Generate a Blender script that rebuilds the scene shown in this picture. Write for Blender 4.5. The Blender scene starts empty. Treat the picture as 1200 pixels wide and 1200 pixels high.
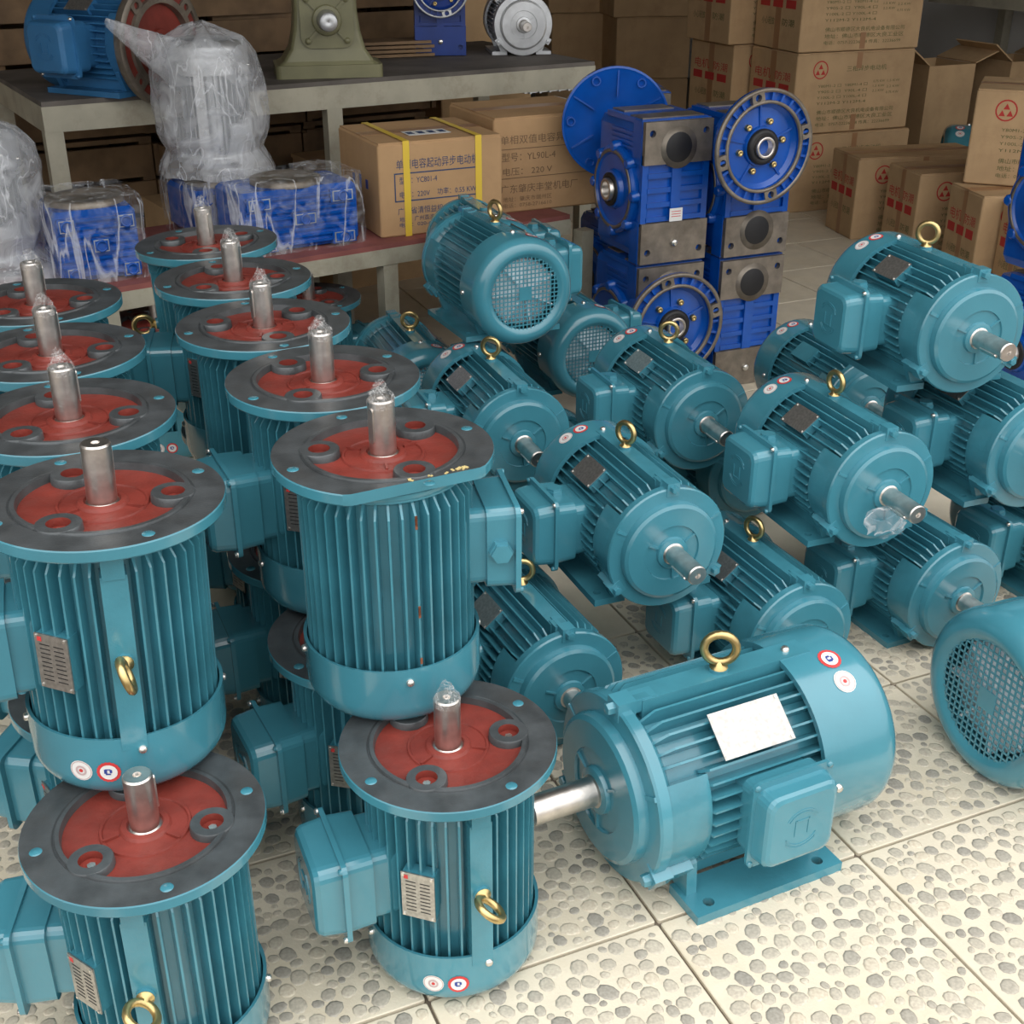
import bpy, bmesh, math, random
from math import pi, sin, cos, radians as RD, sqrt, atan2
from mathutils import Vector, Matrix, noise

random.seed(7)
SC = bpy.context.scene
COL = SC.collection

# ------------------------------------------------------------------ camera, world, exposure
FPX, PITCH, CAMH = 1450.0, RD(26.5), 1.175
cam_d = bpy.data.cameras.new('camera'); cam = bpy.data.objects.new('camera', cam_d); COL.objects.link(cam)
cam.location = (0, 0, CAMH); cam.rotation_euler = (pi / 2 - PITCH, 0, 0)
cam_d.sensor_fit = 'HORIZONTAL'; cam_d.sensor_width = 36; cam_d.lens = 36 * FPX / 1200
cam_d.clip_start = .05; cam_d.clip_end = 100
SC.camera = cam
world = bpy.data.worlds.new('overcast_sky'); SC.world = world; world.use_nodes = True
wbg = world.node_tree.nodes['Background']; wbg.inputs[0].default_value = (.90, .96, 1.0, 1); wbg.inputs[1].default_value = 2.3
_n, _l = world.node_tree.nodes, world.node_tree.links          # CIE overcast sky: zenith three times the horizon
_tc = _n.new('ShaderNodeTexCoord'); _sx = _n.new('ShaderNodeSeparateXYZ'); _mr = _n.new('ShaderNodeMapRange'); _mx = _n.new('ShaderNodeMix'); _mx.data_type = 'RGBA'
_mr.inputs[3].default_value = .333; _mr.inputs[4].default_value = 1.0
_mx.inputs[6].default_value = (0, 0, 0, 1); _mx.inputs[7].default_value = (1.0, .985, .965, 1)
_l.new(_tc.outputs['Generated'], _sx.inputs[0]); _l.new(_sx.outputs[2], _mr.inputs[0]); _l.new(_mr.outputs[0], _mx.inputs[0]); _l.new(_mx.outputs[2], wbg.inputs[0])
SC.view_settings.view_transform = 'Standard'; SC.view_settings.look = 'None'
SC.view_settings.gamma = 1; SC.view_settings.use_curve_mapping = False
SC.view_settings.exposure = 0.55

def at(px, py, h=0.0):
    """point at height h on the ray through a photo pixel"""
    c, s = cos(PITCH), sin(PITCH)
    u, v = (px - 600) / FPX, (py - 600) / FPX
    d = Vector((u, c - v * s, -s - v * c))
    t = (h - CAMH) / d.z
    return Vector((0, 0, CAMH)) + d * t

def aty(px, py, y):
    c, s = cos(PITCH), sin(PITCH)
    u, v = (px - 600) / FPX, (py - 600) / FPX
    d = Vector((u, c - v * s, -s - v * c))
    return Vector((0, 0, CAMH)) + d * (y / d.y)

# ------------------------------------------------------------------ materials
def new_mat(name):
    m = bpy.data.materials.new(name); m.use_nodes = True
    nt = m.node_tree
    return m, nt, nt.nodes['Principled BSDF']

def mat(name, col, rough=.5, metal=0.0, var=0.0, vscale=20.0, bump=0.0, bscale=200.0, coat=0.0, col2=None, spec=.5, dirt=None, dscale=6.0, damt=.5):
    m, nt, b = new_mat(name)
    N, L = nt.nodes, nt.links
    b.inputs['Base Color'].default_value = (*col, 1); b.inputs['Roughness'].default_value = rough
    b.inputs['Metallic'].default_value = metal; b.inputs['Specular IOR Level'].default_value = spec
    if coat: b.inputs['Coat Weight'].default_value = coat; b.inputs['Coat Roughness'].default_value = .12
    tc = N.new('ShaderNodeTexCoord')
    if var or col2 or dirt:
        no = N.new('ShaderNodeTexNoise'); no.inputs['Scale'].default_value = vscale; no.inputs['Detail'].default_value = 4
        L.new(tc.outputs['Object'], no.inputs['Vector'])
        mx = N.new('ShaderNodeMix'); mx.data_type = 'RGBA'
        c2 = col2 or tuple(min(1, c * (1 + var)) for c in col); c1 = col if col2 else tuple(c * (1 - var) for c in col)
        mx.inputs[6].default_value = (*c1, 1); mx.inputs[7].default_value = (*c2, 1)
        rp = N.new('ShaderNodeMapRange'); rp.inputs[1].default_value = .35; rp.inputs[2].default_value = .65
        L.new(no.outputs['Fac'], rp.inputs[0]); L.new(rp.outputs[0], mx.inputs[0])
        outc = mx.outputs[2]
        if dirt:
            n2 = N.new('ShaderNodeTexNoise'); n2.inputs['Scale'].default_value = dscale; n2.inputs['Detail'].default_value = 8; n2.inputs['Roughness'].default_value = .7
            L.new(tc.outputs['Object'], n2.inputs['Vector'])
            r2 = N.new('ShaderNodeMapRange'); r2.inputs[1].default_value = .5; r2.inputs[2].default_value = .75; r2.inputs[4].default_value = damt
            L.new(n2.outputs['Fac'], r2.inputs[0])
            m2 = N.new('ShaderNodeMix'); m2.data_type = 'RGBA'; m2.inputs[7].default_value = (*dirt, 1)
            L.new(outc, m2.inputs[6]); L.new(r2.outputs[0], m2.inputs[0]); outc = m2.outputs[2]
        L.new(outc, b.inputs['Base Color'])
    if bump:
        nb = N.new('ShaderNodeTexNoise'); nb.inputs['Scale'].default_value = bscale; nb.inputs['Detail'].default_value = 3
        L.new(tc.outputs['Object'], nb.inputs['Vector'])
        bp = N.new('ShaderNodeBump'); bp.inputs['Strength'].default_value = bump; bp.inputs['Distance'].default_value = .002
        L.new(nb.outputs['Fac'], bp.inputs['Height']); L.new(bp.outputs[0], b.inputs['Normal'])
    return m

def film_mat(name, tint, opac, rough, wr=30.0, wrs=.8, glint=.6, cs=14.0, st=.15, glint_wid=.03):
    """thin clear or milky plastic film: see-through with glossy wrinkles and painted highlight streaks"""
    m, nt, b = new_mat(name); N, L = nt.nodes, nt.links
    out = N['Material Output']
    b.inputs['Base Color'].default_value = (*tint, 1); b.inputs['Roughness'].default_value = rough; b.inputs['Specular IOR Level'].default_value = .8
    tr = N.new('ShaderNodeBsdfTransparent'); mix = N.new('ShaderNodeMixShader')
    tc = N.new('ShaderNodeTexCoord'); no = N.new('ShaderNodeTexNoise'); no.inputs['Scale'].default_value = wr; no.inputs['Detail'].default_value = 5
    no.inputs['Distortion'].default_value = 1.2
    L.new(tc.outputs['Object'], no.inputs['Vector'])
    bp = N.new('ShaderNodeBump'); bp.inputs['Strength'].default_value = wrs; bp.inputs['Distance'].default_value = .01
    L.new(no.outputs['Fac'], bp.inputs['Height']); L.new(bp.outputs[0], b.inputs['Normal'])
    mr = N.new('ShaderNodeMapRange'); mr.inputs[1].default_value = .40; mr.inputs[2].default_value = .80
    mr.inputs[3].default_value = opac[0]; mr.inputs[4].default_value = opac[1]
    L.new(no.outputs['Fac'], mr.inputs[0])
    mp = N.new('ShaderNodeMapping'); mp.inputs['Rotation'].default_value = (.3, .75, .4); mp.inputs['Scale'].default_value = (1, 1, st)
    n2 = N.new('ShaderNodeTexNoise'); n2.inputs['Scale'].default_value = cs; n2.inputs['Detail'].default_value = 3; n2.inputs['Distortion'].default_value = .5
    L.new(tc.outputs['Object'], mp.inputs[0]); L.new(mp.outputs[0], n2.inputs['Vector'])
    sb = N.new('ShaderNodeMath'); sb.operation = 'SUBTRACT'; sb.inputs[1].default_value = .5; L.new(n2.outputs['Fac'], sb.inputs[0])
    ab = N.new('ShaderNodeMath'); ab.operation = 'ABSOLUTE'; L.new(sb.outputs[0], ab.inputs[0])
    cr = N.new('ShaderNodeMapRange'); cr.inputs[1].default_value = 0; cr.inputs[2].default_value = glint_wid; cr.inputs[3].default_value = glint; cr.inputs[4].default_value = 0  # white highlight streaks painted in as thin lines of opacity
    L.new(ab.outputs[0], cr.inputs[0])
    mxx = N.new('ShaderNodeMath'); mxx.operation = 'MAXIMUM'; L.new(mr.outputs[0], mxx.inputs[0]); L.new(cr.outputs[0], mxx.inputs[1])
    L.new(mxx.outputs[0], mix.inputs[0])
    L.new(tr.outputs[0], mix.inputs[1]); L.new(b.outputs[0], mix.inputs[2]); L.new(mix.outputs[0], out.inputs[0])
    return m

TEAL = mat('teal_enamel', (.055, .238, .310), .22, 0, .10, 9, .06, 350, .7)
TEALD = mat('teal_cast_iron_paint', (.052, .228, .296), .25, 0, .12, 14, .15, 260, .5)
BLUE = mat('royal_blue_enamel', (.002, .082, .42), .27, 0, .15, 12, .1, 250, .3)
BLUE2 = mat('mid_blue_paint', (.035, .165, .36), .42, 0, .15, 12, .15, 250)
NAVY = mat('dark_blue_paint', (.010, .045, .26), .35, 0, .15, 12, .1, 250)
RED = mat('red_oxide_primer', (.215, .036, .026), .48, 0, .18, 25, .35, 160, 0, None, .4, (.16, .05, .04), 18, .5)
IRON = mat('machined_dark_iron', (.088, .098, .104), .36, .35, .25, 30, .12, 400, 0, None, .5, (.09, .085, .08), 9, .6)
IRON2 = mat('machined_grey_iron', (.23, .20, .165), .42, .55, .2, 30, .2, 300, 0, None, .5, (.10, .07, .05), 12, .6)
STEEL = mat('turned_steel', (.70, .66, .62), .34, 1.0, .12, 60, .1, 300)
ALU = mat('cast_aluminium', (.60, .62, .64), .42, .75, .08, 30, .15, 260)
BRASS = mat('yellow_zinc_plate', (.58, .44, .20), .30, .95, .15, 40)
ZINC = mat('bright_screw', (.75, .74, .70), .25, .9)
PLATE = mat('engraved_nameplate', (.46, .45, .43), .30, .85, .15, 200, .1, 500)
BLACK = mat('black_rubber_and_bore_dark', (.012, .012, .014), .5)
WHITE = mat('white_sticker', (.80, .80, .78), .45)
SRED = mat('sticker_red', (.62, .05, .05), .5)
SBLUE = mat('sticker_blue', (.03, .06, .30), .5)
SGREY = mat('sticker_grey_pink', (.55, .42, .42), .5)
FAN = mat('pale_plastic_fan', (.80, .85, .90), .35, 0, .05, 20)
CREAM = mat('cream_painted_steel', (.42, .40, .315), .50, 0, .14, 8, .2, 120, 0, None, .5, (.20, .14, .09), 10, .6)
SHELFTOP = mat('dusty_shelf_board', (.14, .125, .112), .75, 0, .3, 6, .3, 90)
REDTOP = mat('red_shelf_board', (.26, .085, .075), .7, 0, .25, 8, .3, 90)
CARD = mat('corrugated_cardboard', (.50, .315, .165), .80, 0, .10, 5, .12, 90, 0, None, .2, (.33, .20, .10), 7, .35)
CARD2 = mat('brown_cardboard', (.52, .355, .20), .82, 0, .10, 5, .12, 90, 0, None, .2, (.28, .17, .09), 7, .4)
CARDG = mat('carton_seam', (.20, .12, .06), .9)
TAPE = mat('packing_tape', (.36, .19, .09), .35)
YSTRAP = mat('yellow_strap', (.80, .56, .06), .38)
INKB = mat('blue_ink', (.035, .065, .15), .7)
INKG = mat('green_grey_ink', (.12, .135, .05), .8)
INKR = mat('red_ink', (.50, .035, .03), .7)
INKK = mat('faded_brown_ink', (.20, .125, .07), .8)
OLIVE = mat('olive_green_paint', (.20, .195, .105), .42, 0, .12, 10, .15, 200, .1)
WOOD = mat('weathered_plank', (.20, .125, .065), .7, 0, .3, 9, .3, 60)
TILE = mat('cream_tile_cement', (.69, .625, .495), .60, 0, .06, 12, .25, 240, 0, None, .4, (.52, .42, .26), 5, .45)
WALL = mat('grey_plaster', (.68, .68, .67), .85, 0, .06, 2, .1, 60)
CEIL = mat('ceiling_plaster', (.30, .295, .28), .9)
GROUT = mat('dark_grout', (.16, .13, .10), .9)
CLEAR = film_mat('clear_wrap_film', (.86, .89, .93), (.0, .26), .10, 26, 1.0, .50, 17, .16, .035)
MILKY = film_mat('milky_plastic_bag', (.78, .81, .86), (.26, .72), .22, 15, 1.0, .70, 15, .35, .025)
TIPF = film_mat('crumpled_shaft_film', (.80, .81, .81), (.03, .36), .08, 90, 1.0, .45, 60, .6, .03)

def pebble_mat(name, attr):
    m, nt, b = new_mat(name); N, L = nt.nodes, nt.links
    if attr: r = N.new('ShaderNodeAttribute'); r.attribute_name = 'tone'; fac = r.outputs['Fac']
    else: r = N.new('ShaderNodeObjectInfo'); fac = r.outputs['Random']
    g = N.new('ShaderNodeNewGeometry')
    cr = N.new('ShaderNodeValToRGB'); e = cr.color_ramp.elements
    e[0].position = .0; e[0].color = (.31, .29, .25, 1); e[1].position = 1.0; e[1].color = (.62, .55, .43, 1)
    for p_, c_ in ((.12, (.36, .335, .285, 1)), (.5, (.475, .435, .355, 1)), (.8, (.55, .50, .405, 1))):
        k = cr.color_ramp.elements.new(p_); k.color = c_
    L.new(fac, cr.inputs[0])
    no = N.new('ShaderNodeTexNoise'); no.inputs['Scale'].default_value = 260; no.inputs['Detail'].default_value = 5; L.new(g.outputs['Position'], no.inputs['Vector'])
    mx = N.new('ShaderNodeMix'); mx.data_type = 'RGBA'; mx.blend_type = 'OVERLAY'; mx.inputs[0].default_value = .45
    L.new(cr.outputs[0], mx.inputs[6]); L.new(no.outputs['Fac'], mx.inputs[7]); L.new(mx.outputs[2], b.inputs['Base Color'])
    b.inputs['Roughness'].default_value = .5
    return m
PEBBLE, PEBBLE_BED = pebble_mat('river_pebble', False), pebble_mat('river_pebble_bed', True)

# ------------------------------------------------------------------ mesh helpers
class MB:
    """collects shapes into one mesh; faces take the current material index"""
    def __init__(s): s.v = []; s.f = []; s.m = []; s.sm = []; s.mi = 0; s.smooth = False; s.X = Matrix()
    def add(s, vs, fs, smooth=None):
        o = len(s.v); s.v += [tuple(s.X @ Vector(p)) for p in vs]
        for f in fs: s.f.append([i + o for i in f]); s.m.append(s.mi); s.sm.append(s.smooth if smooth is None else smooth)
        return s
    def box(s, c, sz, R=None, taper=1.0):
        x, y, z = [k / 2 for k in sz]
        P = [(-x, -y, -z), (x, -y, -z), (x, y, -z), (-x, y, -z), (-x * taper, -y * taper, z), (x * taper, -y * taper, z), (x * taper, y * taper, z), (-x * taper, y * taper, z)]
        P = [(R @ Vector(p) if R else Vector(p)) + Vector(c) for p in P]
        return s.add(P, [(3, 2, 1, 0), (4, 5, 6, 7), (0, 1, 5, 4), (1, 2, 6, 5), (2, 3, 7, 6), (3, 0, 4, 7)], False)
    def lathe(s, prof, seg=40, a0=0.0, a1=2 * pi, M=None, smooth=True, cap=False):
        full = abs(a1 - a0 - 2 * pi) < 1e-6; n = seg if full else seg + 1
        vs = []
        for i in range(n):
            a = a0 + (a1 - a0) * i / seg
            for r, z in prof:
                p = Vector((r * cos(a), r * sin(a), z)); vs.append(M @ p if M else p)
        k = len(prof); fs = []
        for i in range(seg):
            j = (i + 1) % n
            for q in range(k - 1):
                fs.append((i * k + q, j * k + q, j * k + q + 1, i * k + q + 1))
        if not full and cap:
            fs.append(tuple(range(k))); fs.append(tuple((n - 1) * k + q for q in range(k))[::-1])
        return s.add(vs, fs, smooth)
    def loft(s, secs, cap0=True, cap1=True, smooth=False):
        n = len(secs[0]); vs = [p for q in secs for p in q]; fs = []
        for i in range(len(secs) - 1):
            for k in range(n):
                j = (k + 1) % n; fs.append((i * n + k, i * n + j, (i + 1) * n + j, (i + 1) * n + k))
        if cap0: fs.append(tuple(range(n))[::-1])
        if cap1: fs.append(tuple((len(secs) - 1) * n + k for k in range(n)))
        return s.add(vs, fs, smooth)
    def hole_block(s, M, hw, hh, r, z0, z1, n=5):
        """rectangular block with a round hole through it along local Z"""
        o = []
        for k in range(4):
            a, b = [(hw, -hh), (hw, hh), (-hw, hh), (-hw, -hh)][k], [(hw, hh), (-hw, hh), (-hw, -hh), (hw, -hh)][k]
            o += [(a[0] + (b[0] - a[0]) * i / n, a[1] + (b[1] - a[1]) * i / n) for i in range(n)]
        N = len(o); c = [(r * cos(atan2(y / hh, x / hw)), r * sin(atan2(y / hh, x / hw))) for x, y in o]
        vs = [M @ Vector((x, y, z)) for q, z in ((o, z0), (o, z1), (c, z1), (c, z0)) for x, y in q]
        return s.add(vs, [(j * N + i, j * N + (i + 1) % N, ((j + 1) % 4) * N + (i + 1) % N, ((j + 1) % 4) * N + i) for j in range(4) for i in range(N)], False)
    def tube(s, pts, r, seg=8, closed=False, smooth=True):
        vs = []; n = len(pts); pts = [Vector(p) for p in pts]
        for i, p in enumerate(pts):
            t = (pts[(i + 1) % n] - pts[i - 1]) if closed else (pts[min(i + 1, n - 1)] - pts[max(i - 1, 0)])
            t.normalize(); u = t.orthogonal() if i == 0 else (u - t * u.dot(t)); u.normalize(); w = t.cross(u)
            for k in range(seg):
                a = 2 * pi * k / seg; vs.append(p + (u * cos(a) + w * sin(a)) * r)
        fs = []
        for i in range(n if closed else n - 1):
            for k in range(seg):
                a, b = i * seg + k, i * seg + (k + 1) % seg; j = (i + 1) % n
                fs.append((a, b, j * seg + (k + 1) % seg, j * seg + k))
        if not closed: fs += [tuple(range(seg))[::-1], tuple((n - 1) * seg + k for k in range(seg))]
        return s.add(vs, fs, smooth)
    def mesh(s, name, mats, fixn=True):
        me = bpy.data.meshes.new(name); me.from_pydata(s.v, [], s.f)
        for m in (mats if isinstance(mats, (list, tuple)) else [mats]): me.materials.append(m)
        me.polygons.foreach_set('material_index', s.m); me.polygons.foreach_set('use_smooth', s.sm)
        if fixn:
            b = bmesh.new(); b.from_mesh(me); bmesh.ops.recalc_face_normals(b, faces=b.faces); b.to_mesh(me); b.free()
        me.update(); return me

def smooth_by_angle(me, ang=RD(35)):
    try: me.set_sharp_from_angle(angle=ang)
    except Exception: pass
    return me

def rrect(hw, hh, r, n=4):
    P = []
    for cx, cy, a in ((hw - r, hh - r, 0), (-hw + r, hh - r, pi / 2), (-hw + r, -hh + r, pi), (hw - r, -hh + r, 1.5 * pi)):
        for i in range(n + 1): t = a + pi / 2 * i / n; P.append((cx + r * cos(t), cy + r * sin(t)))
    return P

def obj(name, me, parent=None, M=None):
    o = bpy.data.objects.new(name, me); COL.objects.link(o)
    if parent: o.parent = parent
    if M is not None: o.matrix_basis = M
    return o

def tag(o, label, cat, group=None, kind=None):
    o['label'] = label; o['category'] = cat
    if group: o['group'] = group
    if kind: o['kind'] = kind
    return o

def thing(name, label, cat, loc=(0, 0, 0), rz=0.0, group=None, rot=None):
    o = bpy.data.objects.new(name, None); COL.objects.link(o); o.empty_display_size = .05
    o.matrix_basis = Matrix.Translation(loc) @ (rot.to_4x4() if rot else Matrix.Rotation(rz, 4, 'Z'))
    return tag(o, label, cat, group)

def struct(name, me, M=None):
    o = obj(name, me, None, M); o['kind'] = 'structure'; return o

# text meshes are made first, while the scene is still empty
TXT = {}
def text_mesh(body, matl):
    k = (body, matl.name)
    if k in TXT: return TXT[k]
    cu = bpy.data.curves.new('printed_text', 'FONT'); cu.body = body; cu.size = 1; cu.resolution_u = 2
    o = bpy.data.objects.new('tmp', cu); COL.objects.link(o)
    dg = bpy.context.evaluated_depsgraph_get(); me = bpy.data.meshes.new_from_object(o.evaluated_get(dg))
    bpy.data.objects.remove(o); bpy.data.curves.remove(cu)
    me.materials.clear(); me.materials.append(matl)
    xs = [v.co.x for v in me.vertices] or [0, 1]
    TXT[k] = (me, max(xs) - min(xs), min(xs)); return TXT[k]

def put_text(mb, body, x, z, width, height):
    """adds flat lettering in the local XZ plane (facing -Y), left-bottom at x,z, squeezed to a width"""
    me, w, x0 = text_mesh(body, INKB); sx = width / max(w, 1e-4)
    vs = [(x + (v.co.x - x0) * sx, 0, z + v.co.y * height) for v in me.vertices]
    mb.add(vs, [tuple(p.vertices) for p in me.polygons], False)
T_A = ['单相电容起动异步电动机', '型号：YC801-4', '电压：220V', '功率：0.55 KW', '广东省清恒益机电设备装配厂', '地址：广州荔湾南岸西约直区', '电话：020-6102029']
T_B = ['单相双值电容异步电动机', '型号：YL90L-4', '电压： 220 V', '广东肇庆丰堂机电厂', '地址：肇庆市端州区', '电话：0758-2716610']
T_C = ['三相异步电动机', 'Y80M1-2 口  Y80M1-4 口', 'Y90S-2 口  Y90L-4 口', 'Y100L-2 口 Y100L-4 口', 'Y112M-2 Y112M-4', '0.75 KW', '1.5 KW', '2.2 KW',
       '佛山市顺德区大良机电设备有限公司', '地址：佛山市顺德区大良工业区', '电话：0757-22236688 传真：22236699', '小心轻放', '电机', '防潮']
for t in T_A + T_B + T_C:
    text_mesh(t, INKB)

# ------------------------------------------------------------------ the setting
GA = RD(23.5)                                   # the shop's grid is turned against the camera
ROW = Vector((cos(GA), sin(GA), 0)); BACK = Vector((-sin(GA), cos(GA), 0))
GO = at(771, 1081, 0); TS = .3125
def grid(u, v, z=0): p = GO + ROW * u + BACK * v; return Vector((p.x, p.y, z))
GM = Matrix.Translation((GO.x, GO.y, 0)) @ Matrix.Rotation(GA, 4, 'Z')

floor = struct('floor', MB().box((1.2, 1.5, -.056), (14, 20, .10)).mesh('floor', [GROUT]), GM)
tm = MB(); g = .0022
tm.loft([[(x, y, z) for x, y in rrect(TS / 2 - g - k, TS / 2 - g - k, .003, 2)] for z, k in ((-.006, 0), (-.0010, 0), (0, .0012))], cap0=False)
TILE_ME = tm.mesh('tile', [TILE])
def in_view(p, m=1.15):
    q = Vector(p) - Vector((0, 0, CAMH)); c, s = cos(PITCH), sin(PITCH)
    z = q.y * c - q.z * s
    if z < .3: return None
    x = 600 + FPX * q.x / z; y = 600 + FPX * (-q.y * s - q.z * c) / z
    return (x, y) if abs(x - 600) < 600 * m and abs(y - 600) < 600 * m else None
tiles = []
for i in range(-9, 10):
    for j in range(-3, 17):
        c = grid((i + .5) * TS, (j + .5) * TS)
        if c.y < .55 or not in_view(c, 1.5): continue
        obj('tile', TILE_ME, floor, Matrix.Translation(((i + .5) * TS, (j + .5) * TS, 0))); tiles.append((i, j, c))
# pebbles set in the tiles
PV = []
for k in range(6):
    rn = random.Random(k); n = 9; ring = [1 + rn.uniform(-.12, .12) for _ in range(n)]; asp = rn.uniform(.78, .98)
    prof = [(1.0, -.0006), (.96, .0003), (.70, .0008)]
    vs = [(r * ring[q] * cos(2 * pi * q / n), r * ring[q] * asp * sin(2 * pi * q / n), z) for r, z in prof for q in range(n)] + [(0, 0, .0009)]
    fs = [(a * n + q, a * n + (q + 1) % n, (a + 1) * n + (q + 1) % n, (a + 1) * n + q) for a in (0, 1) for q in range(n)] + [(2 * n + q, 2 * n + (q + 1) % n, 3 * n) for q in range(n)]
    b = MB(); b.add(vs, fs, True); PV.append((vs, fs, b.mesh('pebble', [PEBBLE])))
peb = []
rn = random.Random(11)
for i, j, c in tiles:
    if c.y > 2.2 or (c.y > 1.9 and c.x < .3): continue
    placed = []
    for tr in range(1900):
        r = (rn.uniform(.0105, .0140) if tr < 480 else rn.uniform(.0075, .0110) if tr < 1300 else rn.uniform(.0048, .0075))
        x, y = rn.uniform(-TS / 2 + r + .003, TS / 2 - r - .003), rn.uniform(-TS / 2 + r + .003, TS / 2 - r - .003)
        if any((x - a) ** 2 + (y - b) ** 2 < (r + q) ** 2 * .74 for a, b, q in placed): continue
        placed.append((x, y, r))
    for x, y, r in placed:
        u, v = (i + .5) * TS + x, (j + .5) * TS + y
        w = grid(u, v); q = in_view(w, 1.06)
        if q is None: continue
        peb.append((u, v, r, rn.uniform(0, 6.28), rn.randrange(6), q))
def open_floor(q): return 0 < q[0] < 1200 and 0 < q[1] < 1200 and ((q[0] > 620 and q[1] > 1085 - .36 * (q[0] - 800)) or (q[1] > 1170 and q[0] > 380))
vis = sorted([p for p in peb if open_floor(p[5])], key=lambda p: -p[2] * p[5][1] ** .5)[:300]
vset = set(id(p) for p in vis)
for u, v, r, a, k, q in vis:
    obj('pebble', PV[k][2], floor, Matrix.Translation((u, v, 0)) @ Matrix.Rotation(a, 4, 'Z') @ Matrix.Diagonal((r, r, 1, 1)))
st = MB(); tones = []
for p in peb:
    if id(p) in vset: continue
    u, v, r, a, k, q = p; ca, sa = cos(a), sin(a); vs, fs, _ = PV[k]
    st.add([(u + r * (x * ca - y * sa), v + r * (x * sa + y * ca), z) for x, y, z in vs], fs, True); tones += [rn.random()] * len(vs)
bed = st.mesh('pebble_bed', [PEBBLE_BED], False); bed.attributes.new('tone', 'FLOAT', 'POINT').data.foreach_set('value', tones)
so = obj('pebble_bed', bed, floor); so['kind'] = 'stuff'

# shell of the shop: open to the street behind the camera
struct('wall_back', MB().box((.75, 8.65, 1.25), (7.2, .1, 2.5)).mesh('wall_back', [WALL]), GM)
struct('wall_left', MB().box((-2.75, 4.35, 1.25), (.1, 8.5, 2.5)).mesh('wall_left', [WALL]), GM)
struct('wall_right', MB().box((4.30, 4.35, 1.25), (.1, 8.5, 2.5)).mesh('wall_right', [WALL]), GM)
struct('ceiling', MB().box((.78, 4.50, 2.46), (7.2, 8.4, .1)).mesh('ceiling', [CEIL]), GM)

# ------------------------------------------------------------------ electric motors
# motor space: Z is the shaft axis (shaft end up), Y the eyebolt side, X towards the terminal box side
def dome(r0, r1, z0, z1, n=6):
    """quarter-round profile from (r0,z0) outwards to (r1,z1)"""
    return [(r0 + (r1 - r0) * sin(pi / 2 * i / n), z1 - (z1 - z0) * cos(pi / 2 * i / n)) for i in range(n + 1)]

def cyl_patch(mb, R, th0, z0, rr, mi, n=18, r_in=0.0, wob=0.0):
    """round sticker layer wrapped on a cylinder of radius R"""
    mb.mi = mi; vs = []
    for i in range(n):
        t = 2 * pi * i / n; r = rr * (1 + (wob if i % 2 else 0))
        vs.append((R * cos(th0 + r * cos(t) / R), R * sin(th0 + r * cos(t) / R), z0 + r * sin(t)))
    if r_in:
        for i in range(n):
            t = 2 * pi * i / n; vs.append((R * cos(th0 + r_in * cos(t) / R), R * sin(th0 + r_in * cos(t) / R), z0 + r_in * sin(t)))
        fs = [(i, (i + 1) % n, n + (i + 1) % n, n + i) for i in range(n)]
    else:
        fs = [tuple(range(n))]
    mb.add(vs, fs, False)

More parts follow.
